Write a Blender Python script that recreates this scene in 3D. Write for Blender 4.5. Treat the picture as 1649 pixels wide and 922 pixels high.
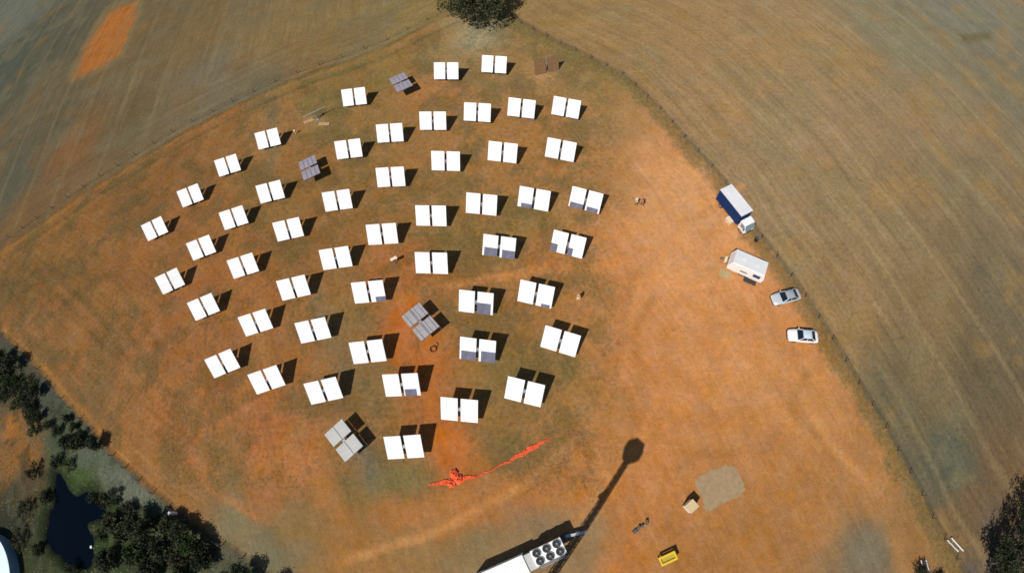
import bpy, bmesh, math, random
import numpy as np
from mathutils import Vector, Matrix
for o in list(bpy.data.objects): bpy.data.objects.remove(o)
S = bpy.context.scene; C = S.collection
R = math.radians
# ------------------------------------------------------------------ camera
IW, IH = 1649, 922; H = 60.0
LF, LK = 771.33, 0.4818                     # wide action-camera lens: image radius = LF * tan(LK * angle) / LK, in photograph pixels
PITCH, ROLL = 0.43423, -0.15584
c_, s_ = math.cos(ROLL), math.sin(ROLL)
_r0 = Vector((1, 0, 0)); _u0 = Vector((0, math.cos(PITCH), math.sin(PITCH))); FWD = Vector((0, math.sin(PITCH), -math.cos(PITCH)))
RGT = _r0 * c_ + _u0 * s_; UPV = _u0 * c_ - _r0 * s_
cd = bpy.data.cameras.new('camera'); cam = bpy.data.objects.new('camera', cd); C.objects.link(cam)
cam.matrix_world = Matrix(((RGT.x, UPV.x, -FWD.x, 0), (RGT.y, UPV.y, -FWD.y, 0), (RGT.z, UPV.z, -FWD.z, H), (0, 0, 0, 1)))
S.render.engine = 'CYCLES'
cd.type = 'PANO'; cd.sensor_width = 36; cd.sensor_fit = 'HORIZONTAL'; cd.clip_start = 0.5; cd.clip_end = 9000
pano = cd if hasattr(cd, 'panorama_type') else cd.cycles
pano.panorama_type = 'FISHEYE_LENS_POLYNOMIAL'; pano.fisheye_fov = math.pi
pano.fisheye_polynomial_k0 = 0.0; pano.fisheye_polynomial_k1 = -5.93524306e-02; pano.fisheye_polynomial_k2 = -1.71530490e-05
pano.fisheye_polynomial_k3 = 1.93008551e-05; pano.fisheye_polynomial_k4 = -2.45468385e-07
S.camera = cam
# ------------------------------------------------------------------ sky, sun, exposure
SUN_EL = 52.3; SHADOW_AZ = 46.67            # shadows run towards this bearing (from +X)
az = R(SHADOW_AZ)
SUN = Vector((-math.cos(az) * math.cos(R(SUN_EL)), -math.sin(az) * math.cos(R(SUN_EL)), math.sin(R(SUN_EL))))
w = bpy.data.worlds.new('World'); S.world = w; w.use_nodes = True
nt = w.node_tree; sky = nt.nodes.new('ShaderNodeTexSky'); sky.sky_type = 'NISHITA'; sky.sun_disc = False
sky.sun_elevation = R(SUN_EL); sky.sun_rotation = math.atan2(SUN.x, SUN.y); sky.air_density = 1.0; sky.dust_density = 0.6
bgn = nt.nodes['Background']; nt.links.new(sky.outputs[0], bgn.inputs[0]); bgn.inputs[1].default_value = 0.055
sl = bpy.data.lights.new('sun', 'SUN'); sl.energy = 4.2; sl.angle = R(0.5); sl.color = (1, 0.95, 0.87)
so = bpy.data.objects.new('sun', sl); C.objects.link(so); so.rotation_euler = (-SUN).to_track_quat('-Z', 'Y').to_euler()
so.location = SUN * 200
vs = S.view_settings; vs.view_transform = 'Standard'; vs.look = 'None'; vs.gamma = 1; vs.use_curve_mapping = False
vs.exposure = 0.10
S.render.engine = 'CYCLES'; S.render.filter_size = 1.6
try: S.cycles.filter_width = 1.6
except Exception: pass
IRR = (1.07, 1.08, 1.20)      # brightness of a white ground under this light: turns a seen colour into a base colour

# ------------------------------------------------------------------ helpers
def P(x, y, h=0.0):
    """ground point (or point at height h) seen at a pixel of the photograph"""
    u, v = x - IW / 2, IH / 2 - y; r = math.hypot(u, v) + 1e-9; th = math.atan(r * LK / LF) / LK
    d = (RGT * (u / r) + UPV * (v / r)) * math.sin(th) + FWD * math.cos(th); t = (H - h) / -d.z
    return Vector((d.x * t, d.y * t, h))
def pxm(x, y): return 1.0 / (P(x + 1, y) - P(x, y)).length
def lin(c):
    return tuple(((v / 255 + 0.055) / 1.055) ** 2.4 if v / 255 > 0.04045 else v / 255 / 12.92 for v in c)
def alb(c): return tuple(min(0.88, v / k) for v, k in zip(lin(c), IRR))
MATS = {}
def mat(name, col, rough=0.6, metal=0.0, noise=0.0, scale=3.0, bump=0.0, spec=0.5, coat=0.0):
    if name in MATS: return MATS[name]
    m = bpy.data.materials.new(name); m.use_nodes = True; n = m.node_tree; b = n.nodes['Principled BSDF']
    b.inputs['Base Color'].default_value = (*col, 1); b.inputs['Roughness'].default_value = rough; b.inputs['Metallic'].default_value = metal
    b.inputs['Specular IOR Level'].default_value = spec; b.inputs['Coat Weight'].default_value = coat
    if noise > 0:
        tc = n.nodes.new('ShaderNodeTexCoord'); t = n.nodes.new('ShaderNodeTexNoise'); t.inputs['Scale'].default_value = scale; t.inputs['Detail'].default_value = 5
        n.links.new(tc.outputs['Object'], t.inputs['Vector'])
        mr = n.nodes.new('ShaderNodeMapRange'); mr.inputs[1].default_value = 0.3; mr.inputs[2].default_value = 0.7
        mr.inputs[3].default_value = 1 - noise; mr.inputs[4].default_value = 1 + noise * 0.6
        n.links.new(t.outputs['Fac'], mr.inputs[0])
        mx = n.nodes.new('ShaderNodeVectorMath'); mx.operation = 'SCALE'; mx.inputs[0].default_value = col
        n.links.new(mr.outputs[0], mx.inputs['Scale']); n.links.new(mx.outputs[0], b.inputs['Base Color'])
        if bump:
            bp = n.nodes.new('ShaderNodeBump'); bp.inputs['Strength'].default_value = bump; bp.inputs['Distance'].default_value = 0.05
            n.links.new(t.outputs['Fac'], bp.inputs['Height']); n.links.new(bp.outputs[0], b.inputs['Normal'])
    MATS[name] = m; return m
class MB:
    def __init__(s): s.v = []; s.f = []
    def add(s, vs, fs):
        k = len(s.v); s.v += [tuple(p) for p in vs]; s.f += [tuple(i + k for i in f) for f in fs]; return s
    def box(s, c, d, rz=0.0, rot=None, taper=1.0):
        M = rot or Matrix.Rotation(rz, 3, 'Z'); c = Vector(c); hx, hy, hz = d[0] / 2, d[1] / 2, d[2] / 2
        vs = []
        for z, k in ((-hz, 1.0), (hz, taper)):
            for x, y in ((-hx, -hy), (hx, -hy), (hx, hy), (-hx, hy)): vs.append(c + M @ Vector((x * k, y * k, z)))
        return s.add(vs, [(3, 2, 1, 0), (4, 5, 6, 7), (0, 1, 5, 4), (1, 2, 6, 5), (2, 3, 7, 6), (3, 0, 4, 7)])
    def tube(s, pts, rad, n=8, cap=True):
        pts = [Vector(p) for p in pts]; rad = rad if isinstance(rad, (list, tuple)) else [rad] * len(pts); vs = []; fs = []
        for i, p in enumerate(pts):
            t = (pts[min(i + 1, len(pts) - 1)] - pts[max(i - 1, 0)]).normalized()
            a = t.orthogonal().normalized() if i == 0 else (a - t * a.dot(t)).normalized()
            b = t.cross(a)
            for k in range(n): vs.append(p + (a * math.cos(2 * math.pi * k / n) + b * math.sin(2 * math.pi * k / n)) * rad[i])
        for i in range(len(pts) - 1):
            for k in range(n): fs.append((i * n + k, i * n + (k + 1) % n, (i + 1) * n + (k + 1) % n, (i + 1) * n + k))
        if cap: fs.append(tuple(range(n))[::-1]); fs.append(tuple(range((len(pts) - 1) * n, len(pts) * n)))
        return s.add(vs, fs)
    def prism(s, poly, z0, z1):
        n = len(poly); vs = [(p[0], p[1], z0) for p in poly] + [(p[0], p[1], z1) for p in poly]
        return s.add(vs, [tuple(range(n))[::-1], tuple(range(n, 2 * n))] + [(i, (i + 1) % n, (i + 1) % n + n, i + n) for i in range(n)])
    def loft(s, rings, cap=True):
        n = len(rings[0]); vs = [p for r in rings for p in r]; fs = []
        for i in range(len(rings) - 1):
            for k in range(n): fs.append((i * n + k, i * n + (k + 1) % n, (i + 1) * n + (k + 1) % n, (i + 1) * n + k))
        if cap: fs.append(tuple(range(n))[::-1]); fs.append(tuple(range((len(rings) - 1) * n, len(rings) * n)))
        return s.add(vs, fs)
    def mesh(s, name, m, smooth=False):
        me = bpy.data.meshes.new(name); me.from_pydata(s.v, [], s.f); me.materials.append(m)
        bm = bmesh.new(); bm.from_mesh(me); bmesh.ops.recalc_face_normals(bm, faces=bm.faces); bm.to_mesh(me); bm.free()
        if smooth: me.polygons.foreach_set('use_smooth', [True] * len(me.polygons))
        me.update(); return me
    def build(s, name, m, parent=None, smooth=False, bevel=0.0):
        o = bpy.data.objects.new(name, s.mesh(name, m, smooth)); C.objects.link(o); o.parent = parent
        if bevel:
            b = o.modifiers.new('bevel', 'BEVEL'); b.width = bevel; b.segments = 2; b.limit_method = 'ANGLE'
        return o
def tag(o, label=None, cat=None, group=None, kind=None):
    if label: o['label'] = label
    if cat: o['category'] = cat
    if group: o['group'] = group
    if kind: o['kind'] = kind
    return o
def thing(name, loc, rz, label, cat, group=None):
    o = bpy.data.objects.new(name, None); C.objects.link(o); o.empty_display_size = 0.3
    o.location = loc; o.rotation_euler = (0, 0, rz); return tag(o, label, cat, group)
def link(name, me, parent, loc=(0, 0, 0), rot=(0, 0, 0)):
    o = bpy.data.objects.new(name, me); C.objects.link(o); o.parent = parent; o.location = loc; o.rotation_euler = rot; return o
def ORD(i): return ['first', 'second', 'third', 'fourth', 'fifth', 'sixth', 'seventh', 'eighth', 'ninth', 'tenth', 'eleventh'][i]

# ------------------------------------------------------------------ lines of the site, as pixels of the photograph laid down on the ground
RF = [(822, 26), (845, 42), (905, 72), (960, 98), (1010, 125), (1060, 175), (1110, 232), (1165, 292), (1215, 372), (1262, 430), (1297, 480),
      (1340, 548), (1380, 615), (1421, 681), (1450, 735), (1479, 787), (1508, 849), (1535, 890), (1555, 925), (1590, 990)]
NW = [(-75, 452), (0, 403), (74, 352), (148, 302), (219, 259), (289, 216), (360, 180), (440, 142), (500, 118), (560, 98), (620, 75), (700, 35), (745, 16)]
SW = [(-75, 452), (0, 535), (30, 562), (67, 600), (95, 636), (130, 672), (166, 718), (200, 750), (237, 784), (290, 830), (351, 873), (377, 888), (430, 925), (500, 975)]
POND = [(89, 769), (84, 802), (74, 832), (70, 858), (82, 888), (107, 905), (143, 908), (152, 872), (142, 845), (163, 830), (164, 802), (143, 797), (122, 800), (102, 779)]
G = lambda pts: np.array([[P(*p).x, P(*p).y] for p in pts])
gRF, gNW, gSW, gPOND = G(RF), G(NW), G(SW), G(POND)
def seg_dist(X, Y, line, closed=False):
    best = np.full(X.shape, 1e9); along = np.zeros(X.shape); side = np.zeros(X.shape); acc = 0.0
    L = list(line) + ([line[0]] if closed else [])
    for a, b in zip(L[:-1], L[1:]):
        dx, dy = b[0] - a[0], b[1] - a[1]; l2 = dx * dx + dy * dy; l = math.sqrt(l2)
        t = np.clip(((X - a[0]) * dx + (Y - a[1]) * dy) / l2, 0, 1)
        d = np.hypot(X - a[0] - t * dx, Y - a[1] - t * dy); m = d < best
        best = np.where(m, d, best); along = np.where(m, acc + t * l, along)
        side = np.where(m, np.sign(dx * (Y - a[1]) - dy * (X - a[0])), side); acc += l
    return best, along, side
def inside(X, Y, poly):
    r = np.zeros(X.shape, bool); n = len(poly)
    for i in range(n):
        x0, y0 = poly[i]; x1, y1 = poly[(i + 1) % n]
        if y0 == y1: continue
        c = ((y0 > Y) != (y1 > Y)) & (X < (x1 - x0) * (Y - y0) / (y1 - y0) + x0); r ^= c
    return r
rng = np.random.default_rng(7)
NT = rng.random((256, 256))
def vnoise(X, Y, sc, off=0.0):
    x = X * sc + off * 17.3 + 900; y = Y * sc + off * 9.1 + 900
    xi = np.floor(x).astype(int); yi = np.floor(y).astype(int); fx = x - xi; fy = y - yi
    fx = fx * fx * (3 - 2 * fx); fy = fy * fy * (3 - 2 * fy); g = lambda i, j: NT[i % 256, j % 256]
    return (g(xi, yi) * (1 - fx) + g(xi + 1, yi) * fx) * (1 - fy) + (g(xi, yi + 1) * (1 - fx) + g(xi + 1, yi + 1) * fx) * fy
def fbm(X, Y, sc, off=0.0, o=4):
    v = 0; a = 0.5; t = 0
    for k in range(o): v = v + a * vnoise(X, Y, sc * 2 ** k, off + k * 3.7); t += a; a *= 0.55
    return v / t
def sm(a, b, x): t = np.clip((x - a) / (b - a), 0, 1); return t * t * (3 - 2 * t)

# soil and grass colours noted over the site (x, y, r, g, b as seen in sunlight)
C_NW = [(20,30,99,103,94),(60,100,84,82,68),(100,200,92,84,66),(30,280,88,85,72),(250,60,109,92,66),(330,60,118,98,68),(330,130,114,102,84),(450,60,126,105,72),(560,50,130,108,72),(650,25,134,113,74),(400,150,110,100,80),(200,190,104,89,64),(120,230,122,88,58),(40,350,110,86,60),(440,180,142,104,68),(0,120,76,80,72)]
C_R = [(870,20,141,114,77),(1000,50,149,120,84),(1100,60,152,122,87),(1200,100,154,124,89),(1100,170,152,123,90),(1300,60,152,126,93),(1300,200,152,126,97),(1450,60,129,121,100),(1560,40,122,119,106),(1620,120,119,111,94),(1500,200,144,122,96),(1250,330,152,126,96),(1400,350,145,121,91),(1600,300,129,111,87),(1350,480,147,120,87),(1500,480,132,110,80),(1620,480,110,98,79),(1480,620,120,104,77),(1450,660,110,100,79),(1600,620,105,92,72),(1530,730,89,91,78),(1620,730,113,91,68),(1560,830,113,91,66),(1600,900,98,87,80)]
C_C = [(700,60,141,116,76),(620,100,129,109,66),(500,150,122,104,64),(540,135,120,102,62),(440,200,151,109,68),(750,55,151,136,104),(820,130,149,116,76),(870,60,141,114,74),(960,120,141,116,74),(980,200,159,122,82),(700,165,159,112,70),(860,210,156,112,68),(600,200,141,108,66),(350,220,136,96,58),(250,280,126,90,54),(200,330,123,88,54),(100,380,126,90,52),(60,450,113,86,51),(120,470,121,88,52),(200,450,137,94,56),(300,370,139,94,56),(400,390,141,96,56),(450,330,131,98,58),(540,290,133,100,60),(640,330,141,104,62),(740,300,151,110,66),(840,280,153,110,66),(960,270,161,116,72),(1050,260,191,136,93),(1100,300,196,142,98),(1060,400,196,136,92),(1000,420,186,126,80),(900,430,166,114,68),(740,370,126,104,62),(850,360,141,110,66),(760,440,151,109,64),(640,440,161,102,58),(560,440,136,99,58),(480,420,136,96,56),(340,450,145,96,58),(250,560,147,98,60),(120,560,136,96,58),(60,530,136,99,64),(200,620,143,99,61),(280,680,156,102,61),(150,640,121,94,61),(400,470,151,98,56),(450,570,146,100,60),(560,510,131,102,64),(640,560,171,104,56),(690,600,166,102,54),(710,700,166,102,56),(740,730,171,104,56),(580,620,126,100,64),(680,440,156,102,58),(800,520,146,104,61),(820,590,126,102,61),(900,600,136,106,64),(930,650,156,114,68),(800,690,121,102,64),(950,520,166,116,70),(1010,560,186,126,80),(1100,480,199,136,88),(1200,560,196,132,83),(1200,420,196,136,90),(1250,600,186,128,80),(1300,650,179,126,80),(1100,640,191,128,78),(1050,760,186,124,76),(1200,720,179,122,76),(1300,800,166,116,70),(1400,760,169,120,76),(1450,850,151,112,72),(1390,880,119,106,86),(1200,880,161,112,66),(1100,900,159,110,66),(1000,880,173,114,66),(950,770,179,116,66),(860,790,169,112,64),(760,830,161,108,62),(650,830,151,104,62),(560,800,116,99,61),(640,750,119,104,68),(500,740,166,109,66),(430,700,161,102,61),(350,640,153,98,58),(350,760,131,104,66),(420,800,156,102,64),(300,760,151,104,64),(230,720,146,102,61),(380,840,121,112,86),(470,860,131,106,70),(560,880,151,108,64),(680,890,141,109,71),(440,900,117,110,88),(760,890,127,109,78),(850,830,133,110,84)]
C_SW = [(30,560,72,74,64),(20,640,84,74,56),(15,680,150,100,52),(40,740,140,95,50),(70,640,74,80,72),(100,700,66,78,60),(140,730,92,97,88),(200,780,110,113,103),(230,770,112,113,102),(50,800,80,66,48),(130,770,60,80,34),(180,830,50,72,26),(200,880,46,66,30),(300,880,86,88,70),(340,880,96,93,75),(250,910,52,70,40),(60,860,54,62,40),(150,910,44,62,34),(20,840,48,50,42),(20,605,62,62,52)]
def shep(X, Y, pts, pw=3.2):
    W = np.zeros(X.shape); A = np.zeros(X.shape + (3,))
    for p in pts:
        q = P(p[0], p[1]); d2 = (X - q.x) ** 2 + (Y - q.y) ** 2 + 1.5
        k = d2 ** (-pw / 2); W += k; A += k[..., None] * np.array(alb(p[2:5]))
    return A / W[..., None]
RES = 0.6; xs = np.arange(-246, 186.01, RES); ys = np.arange(-38, 242.01, RES)
X, Y = np.meshgrid(xs, ys, indexing='xy')
Xw = X + (fbm(X, Y, 0.12, 1) - 0.5) * 7; Yw = Y + (fbm(X, Y, 0.12, 2) - 0.5) * 7       # natural wandering of soil patches
bx_ = X + (fbm(X, Y, 0.5, 3) - 0.5) * 1.4; by_ = Y + (fbm(X, Y, 0.5, 4) - 0.5) * 1.4
comp = np.concatenate([gNW, gRF, gSW[::-1][:-1]])
inC = inside(bx_, by_, comp)
a_, b_, z_ = X * RGT.x + Y * RGT.y - H * RGT.z, X * UPV.x + Y * UPV.y - H * UPV.z, X * FWD.x + Y * FWD.y - H * FWD.z
r_ = np.hypot(a_, b_); rad_ = LF * np.tan(LK * np.arctan2(r_, z_)) / LK; XI = IW / 2 + rad_ * a_ / r_; YI = IH / 2 - rad_ * b_ / r_   # where the photograph shows each ground point, to sort it into paddocks
isR = ~inC & (XI > 785); isSW = ~inC & ~isR & (YI > 455); isNW = ~inC & ~isR & ~isSW
soil = np.zeros(X.shape + (3,))
for msk, pts in ((inC, C_C), (isR, C_R), (isSW, C_SW), (isNW, C_NW)):
    soil[msk] = shep(Xw[msk], Yw[msk], pts)
def blend(mask, col):
    global soil
    soil = soil * (1 - mask[..., None]) + np.array(alb(col)) * mask[..., None]
def patch(poly, col, soft=1.0, amt=1.0, wob=1.2):
    g = G(poly); x = X + (fbm(X, Y, 0.45, 11) - 0.5) * 2 * wob; y = Y + (fbm(X, Y, 0.45, 12) - 0.5) * 2 * wob
    d, _, _ = seg_dist(x, y, g, True); sd = np.where(inside(x, y, g), d, -d); blend(sm(-soft, soft, sd) * amt, col)
def track(pts, col, wid=0.5, amt=0.6, wob=0.3, brk=0.5):
    g = G(pts); x = X + (fbm(X, Y, 0.25, 21) - 0.5) * 2 * wob; y = Y + (fbm(X, Y, 0.25, 22) - 0.5) * 2 * wob
    d, _, _ = seg_dist(x, y, g); br = sm(0.32, 0.62, fbm(X, Y, 0.3, 23)) * brk + 1 - brk
    blend((1 - sm(wid * 0.5, wid * 1.4, d)) * amt * br, col)
# olive weed and pale patches between the mirrors
n1 = fbm(X, Y, 0.16, 5, 5); n2 = fbm(X, Y, 0.55, 6, 4)
hel = inC * (1 - sm(930, 1030, XI)) * (1 - sm(740, 830, YI))
blend(sm(0.50, 0.64, n1 * 0.6 + n2 * 0.4) * hel * 0.35, (116, 99, 60))
weed = hel * (0.24 + 0.46 * sm(0.46, 0.56, n1 * 0.6 + n2 * 0.4)) + inC * 0.10 + isNW * 0.3 + isR * 0.3 + isSW * 0.4
blend(sm(0.50, 0.64, fbm(X, Y, 0.13, 9, 5)) * hel * 0.22, (160, 102, 56))
blend(sm(0.52, 0.66, fbm(X, Y, 0.3, 41, 5)) * (inC * 0.08 + hel * 0.2), (150, 112, 66))
blend(sm(0.54, 0.66, fbm(X, Y, 0.11, 42, 5)) * isR * 0.35, (132, 122, 92)); blend(sm(0.55, 0.68, fbm(X, Y, 0.14, 43, 5)) * isR * 0.35, (156, 122, 72))
blend(sm(0.52, 0.66, fbm(X, Y, 0.12, 44, 5)) * isNW * 0.4, (112, 104, 84)); blend(sm(0.56, 0.68, fbm(X, Y, 0.1, 45, 5)) * isNW * 0.35, (120, 92, 56))
blend(sm(0.5, 0.62, fbm(X, Y, 0.35, 46, 5)) * isSW * 0.6, (52, 56, 42)); blend(sm(0.55, 0.64, fbm(X, Y, 0.5, 47, 5)) * isSW * 0.22, (104, 102, 88))
# bare scrape in the far paddock, with its pale rim
SCR = [(116, 128), (128, 108), (140, 75), (158, 45), (178, 20), (205, 8), (220, 4), (215, 30), (203, 62), (190, 88), (168, 104), (140, 118)]
patch([(104, 134), (118, 104), (134, 70), (152, 38), (172, 10), (208, -4), (232, -6), (226, 30), (212, 66), (198, 94), (170, 112), (142, 126)], (120, 102, 72), 1.5, 0.8)
patch(SCR, (160, 98, 48), 1.8, 0.92, 1.8); patch([(150, 60), (185, 22), (205, 20), (190, 70), (165, 92)], (164, 104, 50), 3.5, 0.5)
# grey cable trenches and wheel tracks
patch([(425, 120), (445, 128), (452, 200), (448, 260), (430, 285), (428, 220)], (116, 104, 78), 1.6, 0.6)
patch([(495, 455), (520, 470), (545, 540), (580, 620), (560, 630), (530, 570), (505, 500)], (122, 108, 84), 1.5, 0.55)
patch([(560, 715), (590, 710), (612, 760), (600, 790), (580, 770)], (118, 106, 92), 1.3, 0.7)
patch([(600, 745), (690, 742), (715, 770), (690, 792), (640, 800), (590, 790)], (112, 104, 70), 2.0, 0.5)
patch([(690, 690), (740, 685), (752, 720), (742, 768), (712, 770), (698, 740)], (176, 104, 50), 1.2, 0.8)
patch([(660, 560), (700, 560), (705, 640), (695, 700), (680, 640)], (176, 102, 48), 1.5, 0.5); patch([(640, 480), (668, 480), (660, 560), (640, 590), (628, 540)], (178, 104, 50), 1.3, 0.7)
patch([(690, 530), (720, 540), (715, 580), (670, 585), (672, 560)], (174, 104, 52), 1.0, 0.7)
patch([(742, 40), (800, 40), (790, 66), (760, 82), (735, 75)], (158, 144, 116), 2.2, 0.6)
patch([(850, 108), (900, 108), (905, 128), (870, 132)], (176, 132, 92), 2.0, 0.7); patch([(490, 190), (530, 192), (520, 202), (495, 200)], (172, 140, 100), 1.2, 0.7)
patch([(1545, 55), (1595, 52), (1600, 66), (1550, 68)], (104, 92, 62), 1.2, 0.7)
patch([(1370, 850), (1410, 845), (1430, 890), (1420, 930), (1360, 930), (1362, 880)], (118, 108, 92), 2.0, 0.8)
patch([(720, 915), (780, 890), (880, 825), (960, 815), (985, 850), (960, 930), (800, 960)], (136, 114, 86), 2.0, 0.85)
patch([(940, 728), (1000, 722), (1010, 745), (960, 760)], (166, 126, 82), 2.0, 0.5)
for pl in ([(690, 690), (740, 685), (752, 720), (742, 768), (712, 770), (698, 740)], [(660, 560), (700, 560), (705, 640), (695, 700), (680, 640)], [(640, 470), (668, 480), (660, 560), (640, 590), (625, 540)], [(690, 530), (720, 540), (715, 580), (670, 585), (672, 560)]):
    weed = np.where(inside(bx_, by_, G(pl)), 0.05, weed)      # scraped spots stay bare
patch([(455, 700), (500, 720), (540, 770), (575, 820), (560, 850), (500, 800), (440, 790), (400, 740)], (172, 112, 66), 1.5, 0.5); patch([(620, 812), (760, 800), (900, 735), (960, 690), (990, 720), (900, 800), (780, 850), (640, 862)], (176, 116, 66), 1.8, 0.5)
d_, al_, sd_ = seg_dist(X, Y, gRF)
verge = (1 - sm(1.6, 3.4, d_ + (n2 - 0.5) * 3)) * (sd_ < 0) * inC; blend(verge * 0.5, (128, 108, 66)); weed = np.maximum(weed, verge * 0.75)
blend((1 - sm(0.2, 0.7, d_)) * 0.4, (100, 88, 56))
for off, c, a in ((0, (96, 82, 50), 0.6), (5, (156, 112, 66), 0.6), (14, (98, 84, 50), 0.55), (19, (152, 108, 62), 0.45)):
    track([(x + off * 0.55, y + off) for x, y in NW[1:]], c, 0.45, a)
track([(x + 6, y - 5) for x, y in SW[1:8]], (172, 120, 66), 0.7, 0.75); track(SW[5:13], (70, 66, 54), 0.5, 0.7)
for i in range(9):   # rip lines in the western corner
    track([(15 + i * 24, 420 + i * 3), (95 + i * 22, 490 + i * 8), (160 + i * 18, 560 + i * 10)], (102, 82, 46) if i % 2 else (152, 102, 60), 0.35, 0.45)
for pts, c, a in [([(1195, 300), (1100, 340), (1035, 420), (1010, 520), (1000, 600), (950, 690), (860, 770), (720, 850), (560, 900)], (206, 146, 94), 0.35),
                  ([(1180, 320), (1085, 365), (1020, 450), (1005, 540), (985, 630), (930, 715), (840, 795), (700, 870)], (150, 100, 58), 0.3),
                  ([(1080, 410), (960, 430), (840, 440), (720, 460)], (196, 130, 76), 0.45), ([(1085, 395), (960, 418), (845, 428)], (190, 126, 74), 0.35),
                  ([(1300, 600), (1240, 720), (1120, 735), (1060, 790), (1080, 860), (1200, 850), (1300, 800)], (150, 104, 62), 0.35),
                  ([(1420, 800), (1340, 720), (1290, 640), (1240, 560), (1200, 470)], (206, 146, 92), 0.3), ([(1440, 830), (1350, 745), (1270, 650), (1180, 540), (1100, 480)], (152, 108, 66), 0.25),
                  ([(1150, 480), (1180, 560), (1230, 640), (1320, 720)], (208, 148, 96), 0.3), ([(1050, 480), (1020, 540), (1030, 620), (1060, 700)], (156, 106, 62), 0.3),
                  ([(880, 880), (980, 790), (1040, 690), (1070, 600)], (200, 134, 78), 0.3), ([(420, 650), (330, 690), (300, 730), (340, 790), (430, 840)], (176, 112, 66), 0.35)]:
    track(pts, c, 0.6, a * 1.5)
tl = np.abs(np.mod(d_ + (fbm(X, Y, 0.03, 61, 2) - 0.5) * 5, 11.0) - 5.5); blend((1 - sm(0.25, 0.75, tl)) * isR * 0.22 * sm(0.35, 0.6, fbm(X, Y, 0.05, 62, 3)), (172, 150, 112))
tl = np.abs(np.mod(d_ + 3 + (fbm(X, Y, 0.03, 63, 2) - 0.5) * 5, 17.0) - 8.5); blend((1 - sm(0.3, 1.0, tl)) * isR * 0.25 * sm(0.35, 0.6, fbm(X, Y, 0.05, 64, 3)), (104, 92, 66))
q = P(90, 20) - P(60, 66); q.normalize(); tl = np.abs(np.mod(-q.y * X + q.x * Y + (fbm(X, Y, 0.03, 65, 2) - 0.5) * 6, 13.0) - 6.5); blend((1 - sm(0.3, 1.1, tl)) * isNW * 0.28 * sm(0.35, 0.6, fbm(X, Y, 0.05, 66, 3)), (128, 116, 88))
# pale dust where vehicles turn
patch([(1040, 250), (1130, 290), (1170, 380), (1160, 460), (1080, 470), (1020, 400), (1010, 310)], (204, 150, 104), 6.0, 0.5, 3.0); patch([(1140, 500), (1260, 560), (1300, 650), (1220, 700), (1120, 640), (1080, 560)], (196, 142, 94), 6.0, 0.35, 3.0)
patch([(1180, 640), (1300, 700), (1330, 780), (1240, 840), (1120, 860), (1060, 800)], (164, 116, 72), 6.0, 0.3, 3.0)
# pond bed hollow
dP, _, _ = seg_dist(X, Y, gPOND, True); sP = np.where(inside(X, Y, gPOND), dP, -dP) + (fbm(X, Y, 0.35, 33, 4) - 0.5) * 3.2
Z = -1.5 * sm(-1.2, 2.0, sP) + (fbm(X, Y, 0.2, 31) - 0.5) * 0.08
blend(sm(-1.4, 0.0, sP), (30, 30, 24)); blend((sm(-2.6, -0.8, sP) - sm(-0.8, 0, sP)) * 0.85 * isSW, (36, 46, 24))
# direction of drill rows and wheel marks: coordinates across and along the rows, and how strong they show
flow = np.zeros(X.shape + (3,))
flow[..., 0] = d_ * sd_; flow[..., 1] = al_; flow[..., 2] = np.where(isR, 1.0, 0.55)
q = P(90, 20) - P(60, 66); q.normalize(); u_ = -q.y * X + q.x * Y; v_ = q.x * X + q.y * Y
dn, an, _ = seg_dist(X, Y, gNW); near = dn < 14
flow[..., 0] = np.where(isNW, np.where(near, dn + 300, u_), flow[..., 0]); flow[..., 1] = np.where(isNW, np.where(near, an, v_), flow[..., 1]); flow[..., 2] = np.where(isNW, 0.9, flow[..., 2])
ds, as_, _ = seg_dist(X, Y, gSW); west = inC & (XI < 330)
flow[..., 0] = np.where(west, ds + 500, flow[..., 0]); flow[..., 1] = np.where(west, as_, flow[..., 1]); flow[..., 2] = np.where(west, 0.7, flow[..., 2])
flow[..., 2] = np.where(isSW, 0.25, flow[..., 2])
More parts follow.
